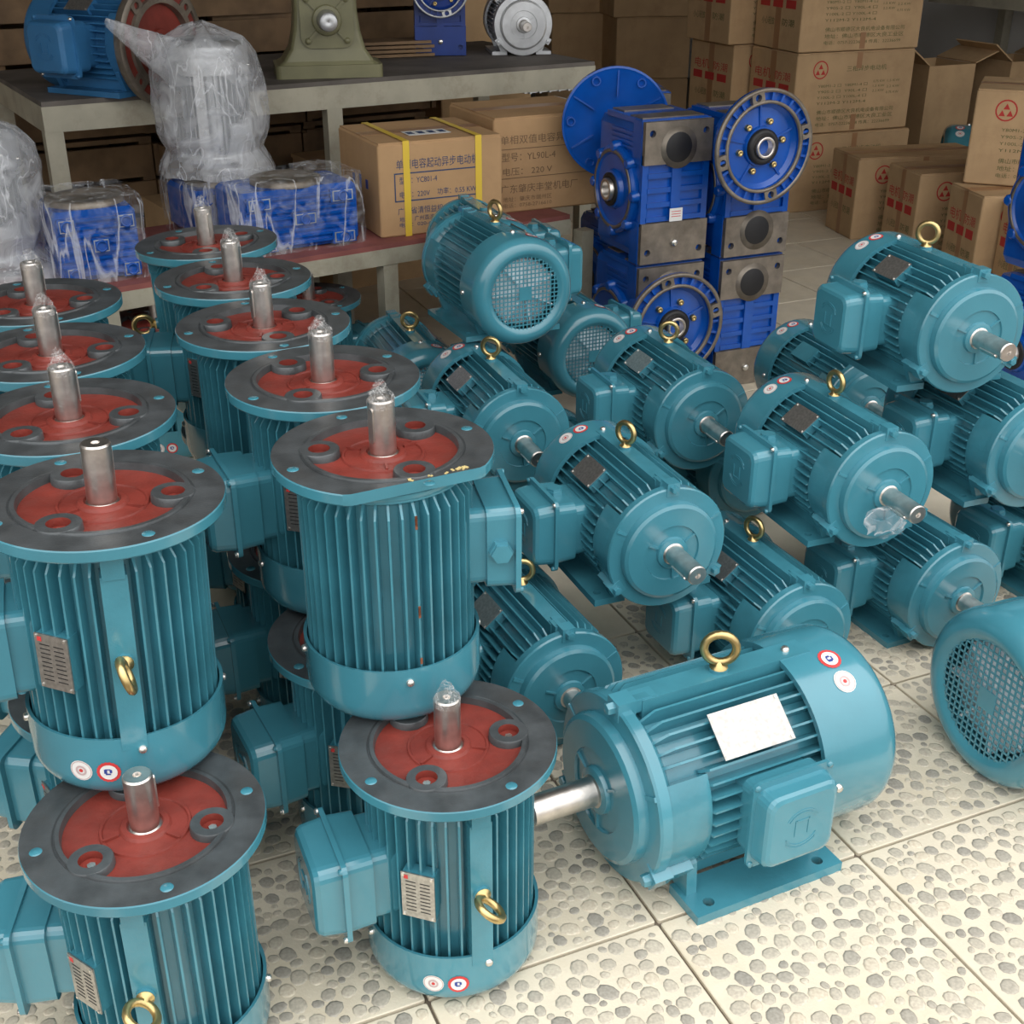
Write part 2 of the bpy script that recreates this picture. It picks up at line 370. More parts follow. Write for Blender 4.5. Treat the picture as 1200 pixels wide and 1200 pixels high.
def make_motor(kind='foot', s=-1, S=1.0, foot_half=.1025, plate='dull', chord=False, grille=True, lip=.080, ze=.145, zp=.150, zbox=None, kbox=(1, 1)):
    """returns a list of parts: (name, mesh, matrix in motor space, index of parent part or None)"""
    parts = []
    sc = Matrix.Scale(S, 4)
    def P(name, me, M=None, par=None):
        parts.append((name, me, sc @ (M or Matrix()), par)); return len(parts) - 1
    BX = 0.0 if s > 0 else pi                        # angle of the terminal box
    RF, RC, RH = .0995, .1055, .0830                  # fin tip, cowl, housing radius
    EB = pi / 2
    ZT = .290 if kind == 'flange' else .284
    # housing
    b = MB(); b.smooth = True
    b.lathe([(0, .05), (RH, .05), (RH, ZT - .012), (.093, ZT - .004), (.0945, ZT), (.0945, ZT + .004), (0, ZT + .004)], 44)
    b.box((0, .0945, .168), (.026, .022, .205)); b.box((0, .099, ZT - .012), (.022, .016, .022))
    b.lathe([(0, .010), (.0105, .010), (.0105, .0135), (0, .0135)], 12, M=Matrix.Translation((0, .0955, ze)) @ Matrix.Rotation(-pi / 2, 4, 'X'))
    if kind == 'foot':
        for c in (0, pi):                            # smooth side collars the fins run out in
            b.lathe([(.08, .232), (.0965, .236), (.0985, .245), (.0985, .284), (.08, .284)], 14, c - RD(40), c + RD(33) if c == 0 else c + RD(40), cap=True)
    tN = EB - s * RD(40)                             # nameplate angle, between eyebolt and box
    Rn = Matrix.Rotation(tN, 4, 'Z')
    b.X = Rn; b.box((.094, 0, zp), (.016, .038, .062)); b.X = Matrix()
    h = P('housing', smooth_by_angle(b.mesh('housing', [TEALD])))
    # cooling fins, each its own piece
    def fin(z0, z1, ch, rt):
        t0, t1 = .0021, .0012
        pl = [(.080, z0), (rt, z0), (rt, z1 - ch), (rt - .013, z1), (.080, z1)]
        m = MB(); w = [t0, t1, t1, t1 * 1.3, t0]
        m.loft([[(r, -k, z) for (r, z), k in zip(pl, w)], [(r, k, z) for (r, z), k in zip(pl, w)]])
        return m.mesh('cooling_fin', [TEALD])
    f_long = fin(.058, ZT - .004, .018, RF); f_short = fin(.058, .240, .006, RF); f_low = fin(.058, ZT - .02, .012, RF - .004)
    n = 42
    for i in range(n):
        a = EB + 2 * pi * (i + .5) / n; d = lambda c: abs((a - c + pi) % (2 * pi) - pi)
        if d(EB) < RD(7.5): continue
        me = f_long
        if kind == 'foot':
            if d(0) < RD(36) or d(pi) < RD(36): me = f_short
            if d(-EB) < RD(34): me = f_low
        P('cooling_fin', me, Matrix.Rotation(a, 4, 'Z'), h)
    # eyebolt
    b = MB(); ring = [(0, .0165 * sin(2 * pi * k / 20) + .0225, .0165 * cos(2 * pi * k / 20)) for k in range(20)]
    b.tube(ring, .0046, 8, True); b.lathe([(0, -.004), (.0095, -.004), (.0095, .001), (.0055, .003), (.0045, .008), (0, .008)], 14, M=Matrix.Rotation(-pi / 2, 4, 'X'))
    P('eyebolt', b.mesh('eyebolt', [BRASS]), Matrix.Translation((0, .109, ze)))
    # fan cover
    b = MB(); b.smooth = True
    if grille:
        pr = [(.0975, lip - .001), (.0975, .03), (.070, .006), (.0735, .0035), (.0765, .0018), (.080, 0)] + dome(.082, RC, 0, .026)[1:] + [(RC, lip), (.0975, lip - .001)]
    else:
        pr = [(.1015, lip - .001), (.1015, .03), (0, .004), (0, 0), (.078, 0)] + dome(.078, RC, 0, .030)[1:] + [(RC, lip), (.1015, lip - .001)]
    b.lathe(pr, 56)
    cw = P('fan_cover', smooth_by_angle(b.mesh('fan_cover', [TEAL]), RD(40)))
    for k in range(4):
        a = EB + k * pi / 2 + (RD(0) if kind == 'foot' else RD(4))
        b = MB(); b.lathe([(0, .0045), (.003, .0042), (.0046, .0026), (.0048, -.004)], 10)
        P('screw', b.mesh('screw', [ZINC]), Matrix.Rotation(a, 4, 'Z') @ Matrix.Translation((RC, 0, lip - .016)) @ Matrix.Rotation(pi / 2, 4, 'Y'), cw)
    if grille:
        b = MB(); R0 = .0715; p = .0083; hw = .00105
        k = -8
        while k <= 8:
            q = k * p + p / 2
            if abs(q) < R0 - .004:
                L = sqrt(R0 ** 2 - q * q)
                b.box((q, 0, .0052), (2 * hw, 2 * L, .0014)); b.box((0, q, .0052), (2 * L, 2 * hw, .0014))
            k += 1
        b.box((0, 0, .0050), (.026, .026, .0016))
        P('grille', b.mesh('grille', [TEAL]), None, cw)
        b = MB(); b.lathe([(0, .020), (.064, .021), (.066, .026), (0, .026)], 28); b.lathe([(0, .010), (.012, .010), (.016, .026)], 16)
        for k in range(7):
            b.X = Matrix.Rotation(2 * pi * k / 7, 4, 'Z'); b.box((.042, 0, .015), (.050, .003, .013))
        b.X = Matrix()
        P('fan', b.mesh('fan', [FAN]), None, cw)
    # stickers
    zs = lip * .5
    b = MB(); t1 = EB - s * RD(32); t2 = EB - s * RD(16)
    cyl_patch(b, RC + .0006, t1, zs, .0125, 0); cyl_patch(b, RC + .0010, t1, zs, .0062, 1, 18, .0040); cyl_patch(b, RC + .0010, t1, zs, .0022, 2); cyl_patch(b, RC + .0009, t1, zs, .0117, 1, 18, .0108)
    P('round_sticker', b.mesh('round_sticker', [WHITE, SGREY, SRED], False), None, cw)
    b = MB(); cyl_patch(b, RC + .0006, t2, zs, .0128, 1, 36, 0, -.05); cyl_patch(b, RC + .0010, t2, zs, .0092, 0)
    b.mi = 2
    for dx, dz, w, hh in ((-.0030, .0012, .0030, .0052), (-.0005, -.0022, .0052, .0018), (.0024, .0014, .0024, .0040), (-.0005, .0036, .0056, .0014)):
        a0 = t2 + dx / RC; da = w / 2 / RC
        b.add([((RC + .0014) * cos(a0 + u * da), (RC + .0014) * sin(a0 + u * da), zs + dz + v * hh / 2) for u, v in ((-1, -1), (1, -1), (1, 1), (-1, 1))], [(0, 1, 2, 3)])
    P('round_sticker', b.mesh('round_sticker', [WHITE, SRED, SBLUE], False), None, cw)
    # nameplate
    b = MB(); pw, ph = (.040, .064) if plate != 'bright' else (.048, .084)
    b.box((.1032, 0, zp), (.0016, pw, ph))
    b.mi = 2
    for u in (-1, 1):
        for v in (-1, 1): b.box((.1044, u * (pw / 2 - .003), zp + v * (ph / 2 - .003)), (.002, .0028, .0028))
    if plate == 'light':
        b.mi = 1; b.box((.1042, s * (-pw / 2 + .006), zp + ph / 2 - .006), (.0004, .005, .005))
        b.mi = 3
        for r_ in range(9):
            for c_ in (-1, 1): b.box((.1042, c_ * .0085, zp + ph / 2 - .012 - r_ * .0052), (.0003, .012, .0010))
    P('nameplate', b.mesh('nameplate', [PLATE, SRED, ZINC, BLACK]), Rn)
    # terminal box (built towards +X, turned to its side)
    zb = .160 if kind == 'flange' else .150
    zb = zbox or zb
    TB = Matrix.Translation((0, 0, zb)) @ Matrix.Rotation(BX, 4, 'Z') @ Matrix.Translation((.07, 0, 0)) @ Matrix.Diagonal((kbox[0], kbox[1], kbox[1], 1)) @ Matrix.Translation((-.07, 0, 0))
    def sec(x, hy, hz, r): return [(x, a, c) for a, c in rrect(hy, hz, r, 4)]
    b = MB(); b.loft([sec(.070, .043, .048, .012), sec(.108, .043, .048, .012), sec(.1085, .049, .051, .012), sec(.140, .051, .052, .012)])
    b.mi = 0
    b.lathe([(0, -.004), (.0145, -.004), (.0145, .006), (.0125, .006), (.0125, .010), (0, .010)], 6, M=Matrix.Translation((.124, -.0505, 0)) @ Matrix.Rotation(pi / 2, 4, 'X'), smooth=False)
    tb = P('terminal_box', b.mesh('terminal_box', [TEAL]), TB)
    b = MB(); b.loft([sec(.140, .0605, .056, .010), sec(.146, .0605, .056, .010)])
    if chord: b.loft([sec(.146, .052, .051, .014), sec(.149, .049, .048, .014)])
    else: b.loft([sec(.146, .052, .051, .014), sec(.170, .050, .049, .014), sec(.1755, .0475, .0465, .014), sec(.178, .043, .042, .013)])
    lid = P('lid', b.mesh('lid', [TEAL]), TB, tb)
    b = MB(); b.smooth = False
    for r0, r1, a0, a1 in ((.024, .0255, .5, 2.6), (.0205, .0218, .5, 2.6), (.024, .0255, 3.7, 5.7), (.028, .029, 3.9, 5.5)):
        b.lathe([(r0, .1778), (r0, .1790), (r1, .1790), (r1, .1778)], 14, a0, a1, M=Matrix.Rotation(pi / 2, 4, 'Y'), smooth=False)
    b.box((.1785, 0, -.009), (.0014, .022, .0022)); b.box((.1785, 0, .009), (.0014, .022, .0022)); b.box((.1785, .010, 0), (.0014, .002, .018))
    if not chord: P('embossed_emblem', b.mesh('embossed_emblem', [TEAL]), TB, tb)
    for u in (-1, 1):
        for v in (-1, 1):
            b = MB(); b.lathe([(0, .004), (.0034, .0035), (.0040, 0)], 8)
            P('screw', b.mesh('screw', [TEAL if (u * v > 0 or plate == 'bright') else ZINC]), TB @ Matrix.Translation((.146, u * .055, v * .0505)) @ Matrix.Rotation(pi / 2, 4, 'Y'), tb)
    # shaft
    zr, sl = (.300, .370) if kind == 'flange' else (.312, .390)
    b = MB(); b.lathe([(.0185, zr), (.0185, zr + .004), (.0153, zr + .006), (.0153, sl - .002), (.0138, sl), (.0045, sl), (.003, sl - .004), (0, sl - .004)], 24)
    sh = P('shaft', smooth_by_angle(b.mesh('shaft', [STEEL])))
    b = MB(); b.loft([[(x, y, z) for x, z in rrect(.0038, .021, .0037, 4)] for y in (.010, .0168)])
    P('key', b.mesh('key', [STEEL]), Matrix.Translation((0, 0, (zr + sl) / 2 + .006)) @ Matrix.Rotation(2.2, 4, 'Z'), sh)
    if kind == 'flange':
        ZF = .310
        # flange ring with machined face; optional flat cut
        def fr(r, a):
            if chord and r > .10:
                c = cos(a - chord); return min(r, .0965 / c) if c > .2 else r
            return r
        b = MB(); n = 96; prof = [(.092, .2965), (.124, .2965), (.125, .298), (.125, .3085), (.1242, .310), (.093, .310), (.0915, .3085), (.0905, .3085), (.0895, .3115), (.0850, .3115), (.0835, .303)]
        vs = [(fr(r, 2 * pi * i / n) * cos(2 * pi * i / n), fr(r, 2 * pi * i / n) * sin(2 * pi * i / n), z) for i in range(n) for r, z in prof]
        k = len(prof)
        for q in range(k - 1):
            b.mi = 0 if q < 4 else 1
            fs = [(i * k + q, ((i + 1) % n) * k + q, ((i + 1) % n) * k + q + 1, i * k + q + 1) for i in range(n)]
            if q == 0: base = len(b.v); b.add(vs, fs, True)
            else:
                for f in fs: b.f.append([x + base for x in f]); b.m.append(b.mi); b.sm.append(True)
        b.mi = 0; b.lathe([(.0935, .285), (.0935, .298)], 40)
        fl = P('flange', smooth_by_angle(b.mesh('flange', [TEAL, IRON]), RD(25)))
        b = MB()
        b.lathe([(.088, .3032), (.0475, .3020), (.0465, .3040), (.0440, .3040), (.0430, .3022), (.027, .3030), (.0245, .306), (.0190, .307), (.0175, .304), (0, .303)], 48)
        for q in range(3):
            b.X = Matrix.Rotation(2 * pi * q / 3 + .5, 4, 'Z'); b.box((.037, 0, .3040), (.017, .0028, .003))
        b.X = Matrix()
        P('recessed_end_shield', smooth_by_angle(b.mesh('recessed_end_shield', [RED])), None, fl)
        for q in range(3):
            A = Matrix.Rotation(2 * pi * q / 3 + .9, 4, 'Z') @ Matrix.Translation((.0712, 0, 0))
            b = MB(); b.lathe([(.0235, .302), (.0230, .3105), (.0222, .3117), (.0122, .3117)], 24)
            b.mi = 1; b.lathe([(.0122, .3117), (.0122, .3005), (0, .3005)], 24)
            b.mi = 2; b.lathe([(0, .3045), (.0046, .3045), (.0050, .3005)], 6, smooth=False)
            P('bolt_ear', smooth_by_angle(b.mesh('bolt_ear', [IRON, RED, ZINC])), A, fl)
        for q in range(4):
            A = Matrix.Rotation(pi / 2 * q + .35, 4, 'Z') @ Matrix.Translation((.1085, 0, 0))
            b = MB(); b.lathe([(0, .3105), (.0062, .3105), (.0066, .3100)], 16)
            P('mounting_hole', b.mesh('mounting_hole', [TEALD]), A, fl)
    else:
        b = MB()
        b.lathe([(0, .3165), (.0190, .3165), (.0250, .3150), (.0262, .3105), (.0445, .3100), (.0455, .3130), (.0735, .3120), (.0785, .3090), (.0800, .3040), (.0802, .2985), (.0985, .2975), (.1005, .2950), (.1005, .2840), (.06, .2840)], 60)
        for q in range(3):
            b.X = Matrix.Rotation(2 * pi * q / 3 + .6, 4, 'Z'); b.box((.0355, 0, .3112), (.019, .0030, .004))
        b.X = Matrix()
        es = P('end_shield', smooth_by_angle(b.mesh('end_shield', [TEAL]), RD(28)))
        for q, a in enumerate((RD(88), RD(212), RD(328))):
            A = Matrix.Rotation(a, 4, 'Z')
            b = MB(); b.box((.0985, 0, .2885), (.021, .021, .021)); b.box((.1000, 0, .266), (.014, .017, .026))
            b.lathe([(0, .3075), (.0058, .3070), (.0066, .3050), (.0068, .299)], 6, M=Matrix.Translation((.1005, 0, 0)), smooth=False)
            P('bolt_ear', b.mesh('bolt_ear', [TEAL]), A, es)
        for q in (RD(28), RD(152)):
            b = MB(); b.box((.0895, 0, .2975), (.018, .005, .004)); P('rib', b.mesh('rib', [TEAL]), Matrix.Rotation(q, 4, 'Z'), es)
        fh = foot_half
        for u in (-1, 1):
            b = MB(); z0, z1 = (.082 if S > 1 else .058), .262
            ya = -.100 if S == 1 else -.100
            HM = lambda zz: Matrix.Translation((u * (fh - .014), ya + .0055, zz)) @ Matrix.Rotation(-pi / 2, 4, 'X')
            zl = .044; b.box((u * (fh - .040), ya + .0055, (z0 + z1) / 2), (.024, .011, z1 - z0)); b.box((u * (fh - .014), ya + .0055, (z0 + z1) / 2), (.028, .011, z1 - z0 - 2 * zl))
            for zz in (z0 + zl / 2, z1 - zl / 2): b.hole_block(HM(zz), .014, zl / 2, .006, -.0055, .0055)
            pl = [(.050, -.090), (.062, -.060), (.082, -.045), (.088, -.052), (fh - .030, -.0895), (.054, -.0895)]
            for za, zb_ in ((z0 + .006, z0 + .018), (z1 - .018, z1 - .006)):
                b.loft([[(u * x, y, za) for x, y in pl], [(u * x, y, zb_) for x, y in pl]])
            b.loft([[(u * x, y, z0 + .01) for x, y in ((.056, -.090), (.060, -.06), (.066, -.058), (.064, -.090))], [(u * x, y, z1 - .01) for x, y in ((.056, -.090), (.060, -.06), (.066, -.058), (.064, -.090))]])
            P('foot', b.mesh('foot', [TEALD]))
    return parts

FOOTM = Matrix(((1, 0, 0, 0), (0, 0, -1, 0), (0, 1, 0, 0), (0, 0, 0, 1)))   # shaft to -Y, eyebolt up

def place(parts, name, label, M, group=None, S=1.0, bake=None, swap=None, eye=0.0, skip=(), cat='motor', tip=False, zc=0.0):
    """one motor: an empty at its base and its parts; meshes are shared"""
    root = bpy.data.objects.new(name, None); COL.objects.link(root); root.empty_display_size = .05; root.matrix_basis = M
    tag(root, label, cat, group)
    bk = bake or Matrix(); made = []; mats_ = []
    for nm, me, m, par in parts:
        if nm in skip: made.append(None); mats_.append(None); continue
        W = bk @ m
        if nm == 'eyebolt' and eye: W = W @ Matrix.Rotation(eye, 4, 'Y')
        if par is None: o = obj(nm, me, root, W)
        else:
            if made[par] is None: made.append(None); mats_.append(None); continue
            o = obj(nm, me, made[par], mats_[par].inverted() @ W)
        if swap:
            for sl in o.material_slots:
                r = swap.get(sl.material.name)
                if r: sl.link = 'OBJECT'; sl.material = r
        made.append(o); mats_.append(W)
    if tip:
        k = [i for i, p in enumerate(parts) if p[0] == 'shaft'][0]
        o = obj('plastic_wrap', random.choice(TIPS), made[k], Matrix.Translation((0, 0, tip)) @ Matrix.Rotation(random.uniform(0, 6), 4, 'Z'))
    return root

TIPS = []
for k in range(4):
    b = MB(); rn = random.Random(40 + k); seg, rows = 18, 9; vs = []
    for j in range(rows):
        t = j / (rows - 1)
        for i in range(seg):
            a = 2 * pi * i / seg
            r = .0160 if t < .3 else .0160 * (1 - .66 * ((t - .3) / .7) ** .8)
            r *= 1 + (.05 if t < .35 else .33) * noise.noise(Vector((cos(a) * 2.2, sin(a) * 2.2, t * 5 + k * 7)))
            vs.append((r * cos(a) + .004 * max(0, t - .4) * sin(k), r * sin(a), -.010 + .028 * t + (.006 * noise.noise(Vector((cos(a) * 3, sin(a) * 3, k))) if t > .5 else 0)))
    fs = [(j * seg + i, j * seg + (i + 1) % seg, (j + 1) * seg + (i + 1) % seg, (j + 1) * seg + i) for j in range(rows - 1) for i in range(seg)] + [tuple((rows - 1) * seg + i for i in range(seg))]
    b.add(vs, fs, False); TIPS.append(b.mesh('plastic_wrap', [TIPF]))

M_FL = make_motor('flange', 1, 1.0, plate='light', grille=False, ze=.172, zp=.168)
M_FLC = make_motor('flange', 1, 1.0, plate='light', grille=False, ze=.172, zp=.168, chord=-1.31, zbox=.192)
M_FT = make_motor('foot', -1, 1.0, plate='dull')
M_BIG = make_motor('foot', 1, 1.28, foot_half=.121, plate='bright', lip=.104, ze=.172, zp=.176, zbox=.158, kbox=(.62, .86))
M_BIG2 = make_motor('foot', -1, 1.28, plate='dull')

def flange_motor(px, py, lay, eye_dir, label, group, tip=.371, parts=None, tilt=(0, 0), eye=0.0, pos=None, dz=0.0):
    """px,py: pixel of the shaft root on the flange face; lay 0 on the floor, 1 on the lower flanges; eye_dir: world angle of the eyebolt side"""
    z = .310 * lay + dz; p = pos or at(px, py, z + .306)
    R = Matrix.Rotation(RD(tilt[0]), 4, 'X') @ Matrix.Rotation(RD(tilt[1]), 4, 'Y') @ Matrix.Rotation(RD(eye_dir) - pi / 2, 4, 'Z')
    return place(parts or M_FL, 'flange_motor', label, Matrix.Translation((p.x, p.y, z)) @ R, group, eye=eye, tip=tip)

FG = 'teal flange motors standing shaft up'
LOW = 'teal flange motors on the floor'
V1 = at(109, 588, .616); V5 = at(449, 529, .616); UD = Vector((-.392, .920, 0)).normalized()
L1 = at(170, 965, .306); L2 = at(525, 871, .306)
# upper layer, row by the left edge
flange_motor(0, 0, 1, -70, 'teal flange motor with bare shaft end and silver nameplate, standing over the front floor motor', FG, tip=False, eye=.3, pos=V1, tilt=(-1, 1.5))
flange_motor(0, 0, 1, -80, 'teal flange motor in the row under the bagged motor, second from its bare-shaft end', FG, tip=.372, pos=V1 + UD * .251)
flange_motor(0, 0, 1, -75, 'teal flange motor in the row under the bagged motor, third from its bare-shaft end', FG, pos=V1 + UD * .502)
flange_motor(0, 0, 1, -75, 'teal flange motor in the row under the bagged motor, last before the bench', FG, pos=V1 + UD * .753)
# upper layer, middle row
flange_motor(0, 0, 1, 102, 'teal flange motor with a flat-cut chipped flange edge and hexagonal box plug', FG, parts=M_FLC, pos=V5)
flange_motor(0, 0, 1, -64, 'teal flange motor directly behind the one with the flat-cut flange', FG, pos=V5 + UD * .252)
flange_motor(0, 0, 1, 95, 'teal flange motor third in the row behind the flat-cut flange', FG, pos=V5 + UD * .503 + Vector((-.018, -.01, 0)))
flange_motor(0, 0, 1, -80, 'teal flange motor fourth in the row behind the flat-cut flange', FG, pos=V5 + UD * .754 + Vector((-.012, 0, 0)))
flange_motor(0, 0, 1, -160, 'teal flange motor at the end of its row in front of the film-wrapped gearboxes', FG, pos=V5 + UD * 1.006, tilt=(0, -1.5))
b = MB(); rn = random.Random(5)
for k in range(12):
    t_ = rn.uniform(-.006, .062) if k > 3 else rn.uniform(.05, .064)
    b.box((t_, rn.uniform(-.0015, .004), rn.uniform(-.0005, .0008)), (rn.uniform(.002, .006), rn.uniform(.002, .004), .0012), Matrix.Rotation(rn.uniform(0, 3), 3, 'Z'))
CUT = [o for o in COL.objects if o.name.startswith('flange_motor') and 'flat-cut chipped' in o.get('label', '')][0]
co = obj('paint_chips', b.mesh('paint_chips', [mat('yellow_filler', (.62, .50, .22), .7)]), CUT, Matrix.Rotation(-1.31, 4, 'Z') @ Matrix.Translation((.0925, 0, .3105)) @ Matrix.Rotation(pi / 2, 4, 'Z')); co['kind'] = 'stuff'
rust = mat('rust_spot', (.22, .075, .035), .8)
for k, (an, zz, hh) in enumerate(((-1.42, .262, .016), (-1.28, .264, .012), (-1.42, .150, .014), (-1.28, .152, .012), (-1.28, .086, .008))):
    a_ = round((an - pi / 2) / (2 * pi / 42) - .5) * (2 * pi / 42) + pi / 2 + pi / 42
    obj('rust_spot', MB().box((.0997, 0, zz), (.0012, .0026, hh)).mesh('rust_spot', [rust]), CUT, Matrix.Rotation(a_, 4, 'Z'))
# floor layer
flange_motor(0, 0, 0, -84, 'teal flange motor on the pebble tiles with steep red face and bare keyed shaft', LOW, tip=False, eye=1.0, pos=L1)
flange_motor(0, 0, 0, -68, 'teal flange motor on the pebble tiles whose shaft cap touches the motor above', LOW, eye=.9, pos=L2)
HID = 'teal flange motor on the floor, shadowed under the row led by the bare-shaft motor'
HIDB = 'teal flange motor on the floor, shadowed under the row led by the flat-cut flange'
flange_motor(0, 0, 0, -100, HID, LOW, pos=L1 + UD * .275 + Vector((.005, 0, 0)))
flange_motor(0, 0, 0, -100, HID, LOW, pos=L1 + UD * .53)
flange_motor(0, 0, 0, -100, HID, LOW, pos=L1 + UD * .785)
flange_motor(0, 0, 0, -62, HIDB, LOW, pos=L2 + UD * .258 + Vector((-.02, -.005, 0)))
flange_motor(0, 0, 0, -66, HIDB, LOW, pos=L2 + UD * .52 + Vector((-.02, 0, 0)))
flange_motor(0, 0, 0, -100, HIDB, LOW, pos=L2 + UD * .775)
flange_motor(0, 0, 0, 60, HIDB, LOW, pos=L2 + UD * 1.03)
flange_motor(185, 378, 0, -60, 'teal flange motor low on the floor between the two upper rows, its red face dusty', LOW)
flange_motor(362, 350, 0, 120, 'teal flange motor low on the floor beside the bench leg', LOW)

# ---- foot-mounted motors in the pile
PG = 'teal foot motors in the pile'
def foot_motor(px, py, h, rz, label, group=PG, parts=None, S=1.0, by='face', pos=None, eye=None, **k):
    """px,py: pixel of the shaft root (by='face') or of the fan cover centre (by='cowl'); h: height of the axis; rz 0 points the shaft at -Y"""
    p = pos or at(px, py, h); a = RD(rz); d = Vector((sin(a), -cos(a), 0))
    q = p - d * (.313 * S if by == 'face' else 0) + d * .17 * S
    return place(parts or M_FT, 'foot_motor', label, Matrix.Translation((q.x, q.y, h - .1 * S)) @ Matrix.Rotation(a, 4, 'Z'), group,
                 bake=Matrix.Translation((0, .17 * S, .1 * S)) @ FOOTM, eye=random.uniform(-.6, .6) if eye is None else eye, **k)
foot_motor(698, 926, .128, -64, 'big teal foot motor alone on the open tiles with bright blank nameplate', 'big teal motors on the open floor', M_BIG, 1.28, eye=-.55)
foot_motor(1152, 822, .128, 112, 'big teal foot motor turned with its fan grille towards the open tiles', 'big teal motors on the open floor', M_BIG2, 1.28, by='cowl')
foot_motor(668, 816, .1, 25, 'teal foot motor on the floor behind the red-faced flange motor, terminal box hidden', eye=1.2)
foot_motor(945, 755, .1, 24, 'teal foot motor on the floor directly behind the big lone motor', eye=.3)
foot_motor(1128, 704, .1, 24, 'teal foot motor on the floor whose shaft points at the fan-grille motor')
foot_motor(0, 0, .1, 24, 'teal foot motor on the floor at the outer end of the pile', pos=at(1128, 704, .1) + ROW * .34)
foot_motor(788, 648, .285, 22, 'teal foot motor lying on the floor row with its box against the flat-cut flange motor', eye=.4)
foot_motor(1040, 580, .325, 21, 'teal foot motor in the second layer with film hanging from its shaft', eye=.15)
foot_motor(1222, 536, .325, 21, 'teal foot motor in the second layer under the topmost motor')
foot_motor(1146, 396, .535, 18, 'teal foot motor on top of the pile in front of the cartons', eye=.8)
foot_motor(613, 520, .28, 21, 'teal foot motor in the second layer below the fan-grille motor on top', eye=.9)
foot_motor(828, 497, .285, 21, 'teal foot motor in the second layer in front of the blue flanged gearbox', eye=1.1)
foot_motor(617, 345, .49, 205, 'teal foot motor lying on top with its pale fan grille facing out', by='cowl', eye=.3)
foot_motor(0, 0, .255, 204, 'teal foot motor with fan grille half hidden between two others', by='cowl', pos=Vector((.185, 2.62, .255)))
foot_motor(0, 0, .22, 20, 'teal foot motor tucked behind the topmost motor', pos=Vector((.745, 2.40, .20)), skip=('terminal_box', 'nameplate', 'eyebolt'))
foot_motor(0, 0, .21, 200, 'teal foot motor behind the flange rows near the bench leg', by='cowl', pos=Vector((-.175, 2.48, .175)), eye=1.3)
foot_motor(0, 0, .42, 200, 'teal foot motor behind the top fan-grille motor below the strapped carton', by='cowl', pos=Vector((-.015, 2.74, .345)), skip=('eyebolt',))
HID2 = 'teal foot motor on the floor at the bottom of the pile, mostly covered'
NB = at(613, 520, .28)
for k in (-1, 1, 3):
    foot_motor(0, 0, .1, 22, HID2, pos=Vector((NB.x, NB.y + .03, .1)) + ROW * (.175 * k), skip=('eyebolt',))

# clear film hanging from one shaft
def crumple(name, M, r, L, k, matl, parent=None):
    b = MB(); seg, rows = 20, 10; vs = []
    for j in range(rows):
        t = j / (rows - 1)
        for i in range(seg):
            a = 2 * pi * i / seg; q = Vector((cos(a) * 1.7, sin(a) * 1.7, t * 3 + k * 5))
            rr = r * (.35 + 1.0 * sin(pi * min(1, t * .9 + .05))) * (1 + .45 * noise.noise(q))
            vs.append((rr * cos(a), rr * .45 * sin(a), -L * t + .012 * noise.noise(q * 1.7)))
    fs = [(j * seg + i, j * seg + (i + 1) % seg, (j + 1) * seg + (i + 1) % seg, (j + 1) * seg + i) for j in range(rows - 1) for i in range(seg)]
    b.add(vs, fs, False); return obj(name, b.mesh(name, [matl]), parent, M)
p = at(1068, 592, .33)
tag(crumple('plastic_film', Matrix.Translation(p + Vector((-.022, .01, -.010))) @ Matrix.Rotation(.5, 4, 'Y'), .024, .052, 2, CLEAR), 'torn clear film hanging off the shaft of a second-layer motor', 'film')

